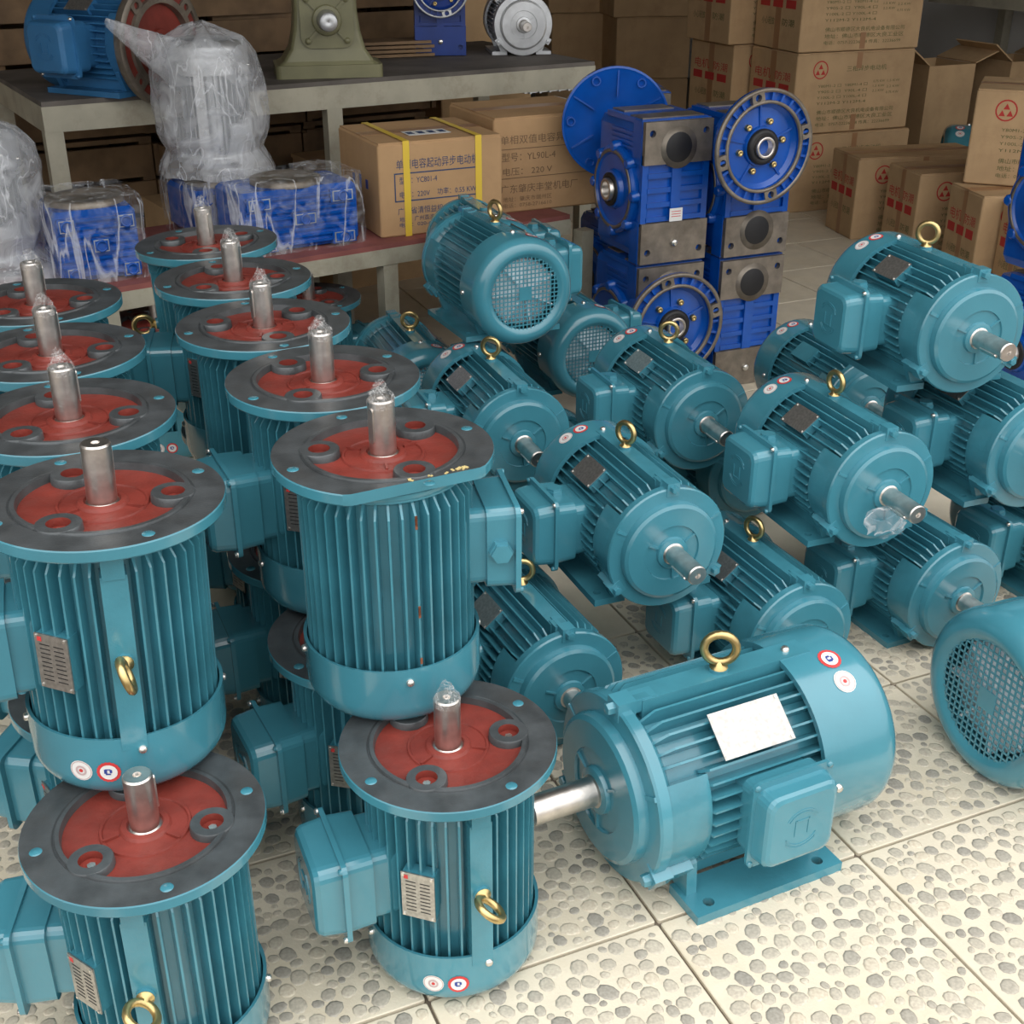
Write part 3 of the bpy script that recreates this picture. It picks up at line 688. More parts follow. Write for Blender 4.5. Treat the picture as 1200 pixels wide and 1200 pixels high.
# ------------------------------------------------------------------ worm gearboxes
def bolts(b, R, n, r, y0, y1, a0=0.0, ctr=(0, 0)):
    for k in range(n):
        a = a0 + 2 * pi * k / n
        b.lathe([(0, y1), (r * .7, y1), (r, y1 - .002), (r, y0)], 8, M=Matrix.Translation((ctr[0] + R * cos(a), 0, ctr[1] + R * sin(a))) @ Matrix.Rotation(pi / 2, 4, 'X'))
def gear_parts(flange=None, plate_top=True, hub_left=True, rimmat=None, ring_only=False):
    """local: front is -Y, base z=0, 0.19 wide, 0.25 deep, 0.345 high; flange = (x, z, radius, reach) of the round output flange on the front"""
    W, D, H = .19, .25, .345; out = []
    def P(n, me, M=None, par=None): out.append((n, me, M or Matrix(), par)); return len(out) - 1
    RX = Matrix.Rotation(pi / 2, 4, 'X')            # lathe Z -> -Y
    b = MB(); b.loft([[(x, y, z) for x, y in rrect(W / 2 - k, D / 2 - k, .018)] for z, k in ((.012, .012), (.03, .006), (H - .03, .006), (H - .012, .012))])
    for z in (.11, .145, .18, .215, .25):
        b.box((0, -D / 2 + .004, z), (W - .034, .012, .012))
    b.box((0, -D / 2 + .002, .18), (.026, .014, .16))
    for x in (-1, 1): b.box((x * (W / 2 - .010), -D / 2 + .006, .18), (.016, .012, .17))
    for k in range(4): b.box((-W / 2 + .004, -.02 + .0, H - .035 - k * .012), (.006, .12, .006))
    hb = P('housing', b.mesh('housing', [BLUE]))
    for top in (True, False):                        # machined mounting faces at both ends of the front
        z0 = H - .104 if top else .0; b = MB()
        b.box((0, -D / 2 + .027, z0 + .052), (W, .042, .104)); b.mi = 1; zh = z0 + (.075 if top else .03)
        b.box((0, -D / 2 - .001, z0 + .052), (.108, .014, .100))
        for x in (-.0735, .0735):
            lo_, hi_ = z0 + .002, z0 + .102; h2 = .022
            b.hole_block(Matrix.Translation((x, -D / 2 - .001, zh)) @ RX, .0195, h2, .0085, -.007, .007)
            for q0, q1 in ((lo_, zh - h2), (zh + h2, hi_)): b.box((x, -D / 2 - .001, (q0 + q1) / 2), (.039, .014, q1 - q0))
        if top == plate_top:
            b.lathe([(0, .0085), (.050, .0085), (.050, -.004)], 28, M=Matrix.Translation((0, -D / 2, z0 + (.040 if top else .064))) @ RX)
            b.mi = 2; b.lathe([(0, .0092), (.0345, .0092), (.036, .0085)], 28, M=Matrix.Translation((0, -D / 2, z0 + (.040 if top else .064))) @ RX)  # flat black disc paints the dark inside of the bore
        else:
            b.mi = 3; b.lathe([(0, .016), (.007, .016), (.009, .014), (.009, .006)], 12, M=Matrix.Translation((.0, -D / 2, z0 + .05)) @ RX)
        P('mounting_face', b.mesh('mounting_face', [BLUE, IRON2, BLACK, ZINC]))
    b = MB(); b.box((0, -.02, H - .005), (W - .01, D - .07, .012)); b.mi = 1; b.box((0, .05, H + .002), (W - .05, .06, .003)); b.box((0, -.07, H + .002), (W - .02, .06, .003))
    P('top_pad', b.mesh('top_pad', [BLUE, IRON2]))
    if hub_left:
        LX = Matrix.Rotation(-pi / 2, 4, 'Y')         # lathe Z -> -X
        A = Matrix.Translation((-W / 2, .0, .165)) @ LX
        b = MB(); b.lathe([(.108, -.02), (.108, .006), (.102, .012), (.088, .013), (.084, .008), (.05, .006), (.046, .016), (.040, .018)], 40)
        for k in range(8):
            a = 2 * pi * k / 8; b.lathe([(0, .017), (.010, .017), (.014, .012), (.016, -.01)], 10, M=Matrix.Translation((.104 * cos(a), .104 * sin(a), 0)))
        sc_ = P('side_cover', smooth_by_angle(b.mesh('side_cover', [BLUE])), A)
        b = MB(); b.lathe([(.0975, .0125), (.0975, .0140), (.0895, .0140), (.0895, .0125)], 40); P('machined_ring', b.mesh('machined_ring', [IRON2]), A, sc_)
        b = MB(); b.lathe([(.041, .017), (.041, .021), (.029, .022), (.029, .019)], 28); P('oil_seal', b.mesh('oil_seal', [BLACK]), A, sc_)
        b = MB(); b.lathe([(.028, .010), (.028, .030), (.0265, .032), (.0205, .032), (.0195, .03), (.0195, -.02), (0, -.02)], 24); P('hollow_shaft', b.mesh('hollow_shaft', [STEEL]), A, sc_)
    if flange:
        fx, fz, R, reach = flange
        A = Matrix.Translation((fx, -D / 2, fz)) @ RX
        b = MB()
        b.lathe([(R * .55, -.03), (R * .62, reach * .4), (R * .985, reach - .018), (R, reach - .014), (R, reach), (R * .93, reach)], 56)
        b.lathe([(R * .93, reach), (R * .925, reach - .012), (R * .80, reach - .012), (R * .795, reach - .002)], 56)
        b.lathe([(R * .745, reach - .002), (R * .74, reach - .014), (R * .66, reach - .022), (.048, reach - .020), (.046, reach - .012), (.0, reach - .012)], 56)
        for k in range(26):
            a = 2 * pi * k / 26; b.X = Matrix.Rotation(a, 4, 'Z'); b.box((R * .865, 0, reach - .008), (R * .14, .006, .012))
        for k in range(5):
            b.X = Matrix.Rotation(2 * pi * k / 5 + .4, 4, 'Z'); b.box((R * .52, 0, reach - .020), (R * .36, .005, .006))
        b.X = Matrix()
        fl = P('output_flange', smooth_by_angle(b.mesh('output_flange', [BLUE])), A)
        b = MB(); rm = rimmat or IRON2
        b.lathe([(R * 1.003, reach - .006), (R * 1.003, reach + .001), (R * .935, reach + .001), (R * .93, reach - .004)], 56)
        b.lathe([(R * .80, reach - .004), (R * .795, reach + .001), (R * .745, reach + .001), (R * .74, reach - .006)], 56)
        for k in range(4):
            a = 2 * pi * k / 4 + .25; b.hole_block(Matrix.Rotation(a, 4, 'Z') @ Matrix.Translation((R * .87, 0, reach - .003)), R * .08, .017, .0085, -.008, .0045)
        P('machined_rim', b.mesh('machined_rim', [rm]), A, fl)
        b = MB(); b.lathe([(.042, reach - .016), (.042, reach - .004), (.036, reach), (.027, reach), (.027, reach - .01)], 28); P('oil_seal', b.mesh('oil_seal', [BLACK]), A, fl)
        b = MB(); b.lathe([(.026, reach - .01), (.026, reach + .006), (.0245, reach + .008), (.0195, reach + .008), (.0185, reach + .006), (.0185, reach - .05), (0, reach - .05)], 24); P('hollow_shaft', b.mesh('hollow_shaft', [STEEL]), A, fl)
        for k in range(6):
            b = MB(); b.lathe([(0, .006), (.0035, .010), (.007, .010), (.0078, .008), (.0078, -.002)], 12)
            a = 2 * pi * k / 6 + .2
            P('bolt', b.mesh('bolt', [BRASS]), A @ Matrix.Translation((.060 * cos(a), .060 * sin(a), reach - .020)), fl)
    return out
G_PLAIN = gear_parts(None, True)
G_FL_LOW = gear_parts((-.035, .215, .135, .10), True)
G_FL_TOP = gear_parts((-.055, .285, .135, .09), False)
G_ONLY = gear_parts(None, True, True)
GRP = 'royal blue worm gearboxes stacked on the floor'
gp = aty(787, 290, 3.06); gq = aty(882, 300, 3.13)
gA = Vector((gp.x, gp.y, 0)) + BACK * .125; gB = Vector((gq.x, gq.y, 0)) + BACK * .125
def gearbox(parts, label, loc, rz=GA, group=GRP, S=1.0, swap=None):
    return place(parts, 'worm_gearbox', label, Matrix.Translation(loc) @ Matrix.Rotation(rz, 4, 'Z') @ Matrix.Scale(S, 4), group, swap=swap, cat='gearbox')
gearbox(G_FL_LOW, 'royal blue worm gearbox on the floor with ribbed round flange low in front', gA)
gearbox(G_PLAIN, 'royal blue worm gearbox with small label and grey plate, stacked on the flanged one', gA + Vector((0, 0, .352)))
gearbox(G_PLAIN, 'royal blue worm gearbox on the floor with grey bored plate under a flanged gearbox', gB)
gearbox(G_FL_TOP, 'royal blue worm gearbox with ribbed round flange on top of its stack by the cartons', gB + Vector((0, 0, .352)))
# gearbox behind, seen by its smooth round flange
gC = Vector((.328, 3.622, 0))
lowg = gearbox(G_PLAIN, 'royal blue worm gearbox on the floor behind the stacks, almost hidden', gC + Vector((.0, .0, 0)))
def smooth_flange():
    out = [p for p in G_PLAIN]
    A = Matrix.Translation((-.078, -.185, .292)) @ Matrix.Rotation(pi / 2, 4, 'X'); b = MB(); R = .140
    b.lathe([(.05, -.12), (.06, .06), (R, .085), (R + .001, .087), (R + .001, .100), (R * .97, .101), (R * .93, .098), (.07, .092), (.0, .092)], 56)
    for k in range(6): b.X = Matrix.Rotation(2 * pi * k / 6 + .5, 4, 'Z'); b.box((R * .70, 0, .097), (R * .46, .004, .008))
    b.X = Matrix()
    for k in range(6):
        a = 2 * pi * k / 6 + 1.0; b.lathe([(.0125, .094), (.0120, .1035), (.0085, .1035), (.0085, .0945)], 14, M=Matrix.Translation((R * .84 * cos(a), R * .84 * sin(a), 0)))
    return out + [('round_flange', smooth_by_angle(b.mesh('round_flange', [BLUE])), A, None)]
gearbox(smooth_flange(), 'royal blue worm gearbox with smooth round flange against the cartons', gC + Vector((0, 0, .352)), rz=RD(4))
e = obj('paper_label', MB().box((0, 0, 0), (.036, .0008, .032)).mesh('paper_label', [WHITE]), None, None)
r_ = [o for o in COL.objects if o.get('label', '').startswith('royal blue worm gearbox with small label')][0]
e.parent = r_; e.matrix_basis = Matrix.Translation((.0, -.1365, .120))
lb = MB()
for k in range(3): lb.box((0, -.0006, .008 - k * .006), (.026, .0004, .0016))
lo = obj('red_print', lb.mesh('red_print', [SRED]), e)
for z, t in ((0, 'lower'), (.352, 'upper')):
    gearbox(G_PLAIN, 'royal blue worm gearbox, %s of two beyond the topmost motor' % t, Vector((1.335, 2.95, z)))

# ------------------------------------------------------------------ steel bench and table on the left
def frame_table(name, label, P0, P1, ext0, ext1, depth, h, rail, leg_px, topmat, cat, legw=.04):
    d = (P1 - P0); d.z = 0; ang = atan2(d.y, d.x); L = d.length
    root = thing(name, label, cat, (P0.x, P0.y, 0), ang)
    x0, x1 = -ext0, L + ext1
    obj('top_board', MB().box(((x0 + x1) / 2, depth / 2, h - .006), (x1 - x0 - .004, depth - .004, .012)).mesh('top_board', [topmat]), root)
    for y in (.02, depth - .02):
        obj('rail', MB().box(((x0 + x1) / 2, y, h - .012 - rail / 2), (x1 - x0, .04, rail)).mesh('rail', [CREAM]), root)
    for x in (x0 + .02, x1 - .02):
        obj('end_rail', MB().box((x, depth / 2, h - .012 - rail / 2), (.04, depth - .08, rail)).mesh('end_rail', [CREAM]), root)
    for lx in leg_px:
        for y in (.021, depth - .021):
            obj('leg', MB().box((lx, y, (h - rail - .012) / 2), (legw, .038, h - rail - .012)).mesh('leg', [CREAM]), root)
    return root, ang
U0, U1 = at(47, 120, .72), at(698, 72, .72); L0, L1b = at(150, 335, .41), at(690, 248, .41)
def along(P0, P1, px, py, h):
    q = at(px, py, h); d = (P1 - P0).normalized(); return (q - P0).dot(d)
frame_table('steel_table', 'cream steel table carrying a green reducer and a silver motor', U0, U1, 0, 0, .70, .72, .062, [.022, along(U0, U1, 402, 98, .72), (U1 - U0).length - .022], SHELFTOP, 'table', .045)
lx = along(L0, L1b, 456, 285, .41)
frame_table('steel_bench', 'low cream steel bench with red board under strapped cartons', L0, L1b, .55, -.06, .50, .41, .040, [-.5, lx - 1.0 if lx > .9 else lx - .7, lx, (L1b - L0).length], REDTOP, 'bench')
TA = atan2((U1 - U0).y, (U1 - U0).x); LA = atan2((L1b - L0).y, (L1b - L0).x)

# ------------------------------------------------------------------ cartons
def emblem(b, x, z, r):
    """red ring with three small triangles"""
    b.mi = 1; n = 20
    vs = [(x + q * cos(2 * pi * i / n), 0, z + q * sin(2 * pi * i / n)) for q in (r, r * .86) for i in range(n)]
    b.add(vs, [(i, (i + 1) % n, n + (i + 1) % n, n + i) for i in range(n)])
    for dx, dz in ((0, .34), (-.36, -.28), (.36, -.28)):
        b.add([(x + r * (dx - .30), 0, z + r * (dz - .25)), (x + r * (dx + .30), 0, z + r * (dz - .25)), (x + r * dx, 0, z + r * (dz + .30))], [(0, 1, 2)])
def print_c(w, h):
    """long side of the brown motor cartons: lettering, emblem, two tape ends"""
    b = MB(); put_text(b, T_C[0], w * .42, h * .77, w * .34, h * .075)
    for k in range(4): put_text(b, T_C[1 + k], w * .19, h * (.58 - .072 * k), w * .42, h * .048)
    for k in range(3):
        put_text(b, T_C[5 + k], w * .66, h * (.61 - .06 * k), w * .10, h * .042); put_text(b, T_C[5 + (k + 1) % 3], w * .78, h * (.61 - .075 * k), w * .11, h * .042)
    put_text(b, T_C[8], w * .20, h * .245, w * .66, h * .060); put_text(b, T_C[9], w * .20, h * .165, w * .66, h * .060); put_text(b, T_C[10], w * .20, h * .090, w * .64, h * .052)
    e = MB(); emblem(e, w * .20, h * .80, h * .115)
    t = MB().box((w * .52, 0, h * .90), (w * .045, .0004, h * .20)); t2 = MB().box((w * .52, 0, h * .12), (w * .045, .0004, h * .20))
    return [('printed_text', b.mesh('printed_text', [INKG], False)), ('printed_emblem', e.mesh('printed_emblem', [INKG, INKR], False)), ('tape', t.mesh('tape', [TAPE])), ('tape', t2.mesh('tape', [TAPE]))]
def print_end(w, h):
    b = MB(); put_text(b, T_C[12], w * .12, h * .66, w * .34, h * .14); put_text(b, T_C[13], w * .56, h * .66, w * .32, h * .12)
    g_ = MB(); put_text(g_, T_C[11], w * .15, h * .30, w * .28, h * .10); put_text(g_, T_C[13], w * .60, h * .30, w * .26, h * .10)
    out = [('printed_text', b.mesh('printed_text', [INKR], False)), ('printed_text', g_.mesh('printed_text', [INKG], False)), ('tape', MB().box((w * .5, .0004, h * .5), (w * .12, .0003, h)).mesh('tape', [TAPE]))]
    for k in range(3): out.append(('printed_bar', MB().box((w * (.20 + .28 * k), 0, h * .56), (w * .21, .0004, h * .10)).mesh('printed_bar', [INKR])))
    return out
def ring_frame(x0, x1, z0, z1, t):
    b = MB(); o = [(x0, z0), (x1, z0), (x1, z1), (x0, z1)]; i_ = [(x0 + t, z0 + t), (x1 - t, z0 + t), (x1 - t, z1 - t), (x0 + t, z1 - t)]
    b.add([(x, 0, z) for x, z in o + i_], [(k, (k + 1) % 4, 4 + (k + 1) % 4, 4 + k) for k in range(4)]); return b
def carton(label, loc, rz, w, d, h, group='brown motor cartons', front=None, end=None, m=None, gap=False, name='carton'):
    """loc: front-left-bottom corner; front faces local -Y, width to +X"""
    root = thing(name, label, 'carton', loc, rz, group); m = m or CARD2
    b = MB(); k = .004
    b.loft([[(w / 2 + x, d / 2 + y, z) for x, y in rrect(w / 2 - q, d / 2 - q, .006, 2)] for z, q in ((0, k), (k, 0), (h - k, 0), (h, k))])
    obj('box', b.mesh('box', [m]), root)
    for y0, y1 in ((.003, d / 2 - .0016), (d / 2 + .0016, d - .003)):
        fb = MB(); fb.box((w / 2, (y0 + y1) / 2, h + .0016), (w - .008, y1 - y0, .0034)); obj('flap', fb.mesh('flap', [m]), root)
    tp = MB(); tp.box((w / 2, d / 2, h + .0037), (w - .006, .05, .0006)); obj('tape', tp.mesh('tape', [TAPE]), root)
    for n_, me in front or (): obj(n_, me, root, Matrix.Translation((0, -.0006, 0)))
    for n_, me in end or (): obj(n_, me, root, Matrix.Translation((-.0006, d, 0)) @ Matrix.Rotation(-pi / 2, 4, 'Z'))
    return root
def corner(p, q): v = (q - p); return p, atan2(v.y, v.x), sqrt(v.x ** 2 + v.y ** 2)

# two cartons on the bench
p, a, w = corner(at(447, 280, .41), at(589, 264, .41))
b = MB(); hA = .226
put_text(b, T_A[0], w * .14, hA * .735, w * .66, hA * .115)
put_text(b, T_A[1], w * .16, hA * .575, w * .30, hA * .085); put_text(b, T_A[2], w * .16, hA * .425, w * .24, hA * .08); put_text(b, T_A[3], w * .46, hA * .425, w * .32, hA * .08)
put_text(b, T_A[4], w * .14, hA * .245, w * .68, hA * .085); put_text(b, T_A[5], w * .15, hA * .165, w * .52, hA * .06); put_text(b, T_A[6], w * .15, hA * .105, w * .40, hA * .055)
fA = ring_frame(w * .12, w * .82, hA * .38, hA * .69, hA * .014)
cA = carton('tan carton with two yellow straps and blue Chinese lettering on the red bench', p, a, w, .30, hA, 'motor cartons on the bench', [('printed_text', b.mesh('printed_text', [INKB], False)), ('printed_frame', fA.mesh('printed_frame', [INKB], False))], None, CARD)
for x in (.22, .80):
    sb = MB(); pts = [(-.0016, -.0008), (-.0016, hA + .006), (.3016, hA + .006), (.3016, -.0008)]
    sw = w * .026
    for (y0, z0), (y1, z1) in zip(pts[:-1], pts[1:]):
        sb.add([(w * x - sw, y0, z0), (w * x + sw, y0, z0), (w * x + sw, y1, z1), (w * x - sw, y1, z1)], [(0, 1, 2, 3)])
    obj('strap', sb.mesh('strap', [YSTRAP], False), cA)
b = MB(); b.box((w * .5, .10, hA + .0048), (w * .34, .06, .0008)); b.mi = 1
for k in range(4): b.box((w * (.37 + .085 * k), .10, hA + .0054), (w * .05, .03, .0004))
obj('paper_label', b.mesh('paper_label', [WHITE, INKB]), cA)
for k in range(3): obj('printed_bar', MB().box((0, .09 + .05 * k, hA * .52), (.0006, .018, hA * (.10 + .05 * (k % 2)))).mesh('printed_bar', [SBLUE]), cA)
p2 = at(593, 257, .41) + Vector((-.032, .051, 0)); w2 = .33; hB = .245; b = MB()
put_text(b, T_B[0], w2 * .06, hB * .74, w2 * .90, hB * .10)
put_text(b, T_B[1], w2 * .07, hB * .56, w2 * .48, hB * .10); put_text(b, T_B[2], w2 * .08, hB * .41, w2 * .44, hB * .09)
put_text(b, T_B[3], w2 * .06, hB * .22, w2 * .70, hB * .10); put_text(b, T_B[4], w2 * .08, hB * .125, w2 * .44, hB * .06); put_text(b, T_B[5], w2 * .08, hB * .06, w2 * .44, hB * .055)
fB = ring_frame(w2 * .04, w2 * .88, hB * .37, hB * .685, hB * .008)
carton('tan carton with faded brown lettering next to the yellow-strapped carton', p2, a, w2, .30, hB, 'motor cartons on the bench', [('printed_text', b.mesh('printed_text', [INKK], False)), ('printed_frame', fB.mesh('printed_frame', [INKK], False))], None, CARD)

# brown cartons on the right
CW, CD, CH = .56, .34, .305
PC, PE = print_c(CW, CH), print_end(CD, CH)
s0 = at(921, 250, 0)
for k, t in enumerate(('bottom', 'middle', 'top', 'uppermost')):
    carton('brown carton with red emblem, %s of the tall stack by the blue flanged gearbox' % t, s0 + Vector((-.012 * (k > 0), .004 * k, k * (CH + .006))), GA + RD(-3 + k % 2), CW, CD, CH, front=PC, end=PE)
    carton('brown carton behind the tall emblem stack, %s layer' % t, s0 + BACK * (CD + .03) + ROW * (-.10 + .03 * (k % 2)) + Vector((0, 0, k * (CH + .006))), GA, CW, CD, CH, front=PC, end=PE)
DW, DD, DH = .52, .225, .30
PD, PDE = print_c(DW, DH), print_end(DD, DH)
for (cx, cy, zt), lb_ in zip(((996, 281, 12), (1065, 305, 13), (1135, 338, 9), (1197, 362, 7)),
        ('brown carton with red end print standing next to the tall emblem stack', 'brown carton with a lifted flap, second from the tall emblem stack', 'brown carton under the tilted upper carton', 'brown carton with red end print behind the eyebolt of the topmost motor')):
    carton(lb_, at(cx, cy, 0), RD(zt), DW, DD, DH, front=PD, end=PDE)
pE = at(1128, 213, .31)
carton('brown carton with red emblem set across the lower cartons', Vector((pE.x, pE.y, .3065)), RD(-22), .50, .34, .30, front=print_c(.50, .30))
# open cartons and small parts near the back wall
oc = aty(1078, 160, 5.75)
def open_carton(label, loc, rz, w, d, h):
    root = thing('open_carton', label, 'carton', loc, rz, 'open cartons'); t = .006
    for n, c, z in (('side', (w / 2, t / 2, h / 2), (w, t, h)), ('side', (w / 2, d - t / 2, h / 2), (w, t, h)), ('side', (t / 2, d / 2, h / 2), (t, d - 2 * t, h)), ('side', (w - t / 2, d / 2, h / 2), (t, d - 2 * t, h)), ('bottom', (w / 2, d / 2, t / 2), (w - 2 * t, d - 2 * t, t))):
        obj(n, MB().box(c, z).mesh(n, [CARD2]), root)
    for x, y, ax, an, sz in ((0, d / 2, 'Y', 35, (d * .5, d, t)), (w, d / 2, 'Y', -20, (d * .5, d, t))):
        R = Matrix.Rotation(RD(an), 4, ax); sg = -1 if x == 0 else 1
        obj('flap', MB().box((sg * sz[0] / 2, 0, 0), sz).mesh('flap', [CARD2]), root, Matrix.Translation((x, y, h + .004)) @ R)
for k, (dx, dy) in enumerate(((0, 0), (.42, .16))):
    open_carton('open brown carton with raised flaps, %s the tall emblem stack' % ('close to' if k == 0 else 'a step away from'), Vector((oc.x + dx, oc.y + dy, 0)), GA, .26, .26, .50)
q = aty(1128, 168, 5.30)
dm = place(M_FT, 'foot_motor', 'dusty teal motor with a yellow tag on the floor behind the brown cartons', Matrix.Translation((q.x + .20, q.y + .05, 0)) @ Matrix.Rotation(RD(75), 4, 'Z') @ Matrix.Scale(1.5, 4), None, skip=('eyebolt',), bake=Matrix.Translation((0, .17, .1)) @ FOOTM)
obj('yellow_tag', MB().box((-.12, .05, .17), (.002, .03, .05)).mesh('yellow_tag', [YSTRAP]), dm)
# dark cartons far back in the middle
for i, (px, wd) in enumerate(((640, .33), (712, .42))):
    q = aty(px, 221, 7.1 - .25 * i)
    for k in range(4):
        carton('shaded brown carton in the far stack %s, layer %s' % (('behind the steel table', 'between the table and the emblem stack')[i], ('one', 'two', 'three', 'four')[k]), Vector((q.x + .02 * (k % 2), q.y, k * .305)), RD(10), wd - .02 * (k % 2), .34, .30, 'shaded cartons far back')
# wall shelf at the back right
wsp = grid(4.03, 3.2)
root = thing('wall_shelf', 'cream wall shelf board above the cartons at the back', 'shelf', (wsp.x, wsp.y, 0), GA)
obj('board', MB().box((0, 0, .735), (.43, 1.9, .05)).mesh('board', [CREAM]), root)
for y in (-.85, .85): obj('bracket', MB().box((.19, y, .35), (.05, .05, .70)).mesh('bracket', [CREAM]), root)

# ------------------------------------------------------------------ things on the steel table
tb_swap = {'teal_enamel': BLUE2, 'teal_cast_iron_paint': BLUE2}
q = at(165, 45, .845)
bm_parts = [p for p in M_FT if p[0] not in ('shaft', 'key', 'round_sticker', 'plastic_wrap')]
idx = {id(p): i for i, p in enumerate(M_FT)}
def filt(parts, names):
    keep = [i for i, p in enumerate(parts) if p[0] not in names and (p[3] is None or parts[p[3]][0] not in names)]
    mp = {o: n for n, o in enumerate(keep)}
    return [(parts[i][0], parts[i][1], parts[i][2], None if parts[i][3] is None else mp[parts[i][3]]) for i in keep]
bp_ = filt(M_FT, ('shaft', 'key', 'round_sticker', 'eyebolt', 'end_shield'))
b = MB(); b.lathe([(.094, .270), (.122, .285), (.124, .290), (.124, .304), (.121, .306), (.112, .306), (.110, .300), (.094, .300), (.092, .308), (.080, .308), (.078, .292), (0, .292)], 56)
for k in range(4): b.hole_block(Matrix.Rotation(pi / 2 * k + .7, 4, 'Z') @ Matrix.Translation((.103, 0, .303)), .011, .015, .007, -.004, .004)
b.X = Matrix(); b.mi = 1; b.lathe([(.1115, .3012), (.0935, .3012)], 56); b.lathe([(.078, .2935), (.030, .2945), (.028, .300), (.020, .300), (.018, .296)], 40)
b.mi = 2; b.lathe([(.018, .302), (.0145, .302), (.013, .298), (0, .298)], 24)
bp_.append(('red_flange', smooth_by_angle(b.mesh('red_flange', [IRON2, RED, STEEL])), Matrix(), None))
q0 = at(82, 113, .72)
place(bp_, 'flange_motor', 'mid blue motor with red windowed flange on the steel table', Matrix.Translation((q0.x + .10, q0.y + .11, .721)) @ Matrix.Rotation(RD(62), 4, 'Z') @ Matrix.Scale(1.2, 4), None, bake=Matrix.Translation((0, .17, .1)) @ FOOTM, swap=tb_swap)
q = at(607, 66, .72)
al = {'teal_enamel': ALU, 'teal_cast_iron_paint': ALU}
place(filt(M_FT, ('round_sticker', 'eyebolt', 'terminal_box')), 'aluminium_motor', 'bare silver aluminium foot motor facing out on the steel table', Matrix.Translation((q.x, q.y + .12, .721)) @ Matrix.Rotation(RD(8), 4, 'Z') @ Matrix.Scale(.92, 4), None, bake=Matrix.Translation((0, .17, .1)) @ FOOTM, swap=al)
q = at(505, 66, .72)
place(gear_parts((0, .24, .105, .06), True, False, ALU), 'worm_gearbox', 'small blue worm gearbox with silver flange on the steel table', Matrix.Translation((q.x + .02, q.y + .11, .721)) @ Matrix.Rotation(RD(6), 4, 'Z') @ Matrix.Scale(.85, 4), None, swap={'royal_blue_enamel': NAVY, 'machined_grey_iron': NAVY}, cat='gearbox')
# olive reducer
q = at(380, 92, .72); R_ = thing('worm_reducer', 'olive green worm reducer on flared pedestal foot on the steel table', 'gearbox', (q.x, q.y + .08, .7205), RD(12))
b = MB(); b.loft([[(x, y, z) for x, y in rrect(hw, hd, .015)] for z, hw, hd in ((0, .148, .085), (.034, .148, .085), (.035, .140, .08), (.044, .125, .075), (.075, .104, .07), (.12, .092, .066), (.17, .086, .064), (.30, .084, .062), (.42, .080, .06), (.44, .07, .05))])
obj('pedestal_housing', b.mesh('pedestal_housing', [OLIVE]), R_)
FM = Matrix.Translation((0, -.0655, .150)) @ Matrix.Rotation(pi / 2, 4, 'X')
b = MB(); b.loft([[tuple(FM @ Vector((x, y, z))) for x, y in rrect(.072, .072, .030, 5)] for z in (-.004, .012)]); b.lathe([(.040, .012), (.040, .018), (.036, .020), (.028, .020)], 28, M=FM)
for k in range(4): b.X = FM @ Matrix.Rotation(pi / 4 + k * pi / 2, 4, 'Z'); b.box((.058, 0, .014), (.034, .008, .008))
b.X = Matrix(); cv = obj('bearing_cover', b.mesh('bearing_cover', [OLIVE]), R_)
for k in range(4):
    b = MB(); b.lathe([(0, .020), (.008, .020), (.009, .012)], 8); obj('bolt', b.mesh('bolt', [OLIVE]), cv, FM @ Matrix.Translation((.053 * (1 if k in (0, 3) else -1), .053 * (1 if k < 2 else -1), 0)))
b = MB(); b.lathe([(.028, .018), (.026, .030), (.0245, .075), (.0225, .078), (.003, .078), (0, .076)], 24); obj('output_shaft', b.mesh('output_shaft', [ALU]), R_, FM)
for u in (-1, 1):
    b = MB(); b.lathe([(.04, 0), (.040, .03), (.03, .045), (.022, .05), (.022, .075), (0, .075)], 20); obj('side_boss', b.mesh('side_boss', [OLIVE]), R_, Matrix.Translation((u * .08, 0, .27)) @ Matrix.Rotation(u * pi / 2, 4, 'Y'))
# clutter in the shade on and under the table
for lab, px, py, h, sz, rz, mm, nm in (
    ('dark wooden crate plank leaning behind the olive reducer', 300, 62, .72, (.34, .10, .16), 25, WOOD, 'wooden_crate'),
    ('wooden plank block behind the blue silver-flanged gearbox', 445, 72, .72, (.30, .12, .05), 20, WOOD, 'wooden_block'),
    ('shaded carton on the floor under the steel table', 330, 250, 0.0, (.40, .30, .34), 33, CARD2, 'carton'),
    ('shaded carton on the floor under the table end', 520, 215, 0.0, (.42, .30, .40), 33, CARD2, 'carton')):
    q = at(px, py, h) if h else at(px, py, .41) * 1.0
    if not h: q = Vector((q.x - .28, q.y + .52, 0))
    o = thing(nm, lab, 'crate' if 'wooden' in nm else ('case' if 'case' in nm else 'carton'), (q.x, q.y + (.13 if h else 0), h and .7205), RD(rz))
    b = MB(); n_ = 4 if mm is WOOD else 1
    if mm is WOOD:
        for k in range(n_): obj('plank', MB().box((0, 0, sz[2] * (k + .5) / n_), (sz[0] - .02 * (k % 2), sz[1], sz[2] / n_ - .004)).mesh('plank', [mm]), o)
    else:
        b.loft([[(x, y, z) for x, y in rrect(sz[0] / 2, sz[1] / 2, .008, 2)] for z in (0, sz[2] - .012)]); obj('body', b.mesh('body', [mm]), o)
        b = MB(); b.box((0, 0, sz[2] - .006), (sz[0] + .002, sz[1] + .002, .012)); obj('lid', b.mesh('lid', [mm]), o)
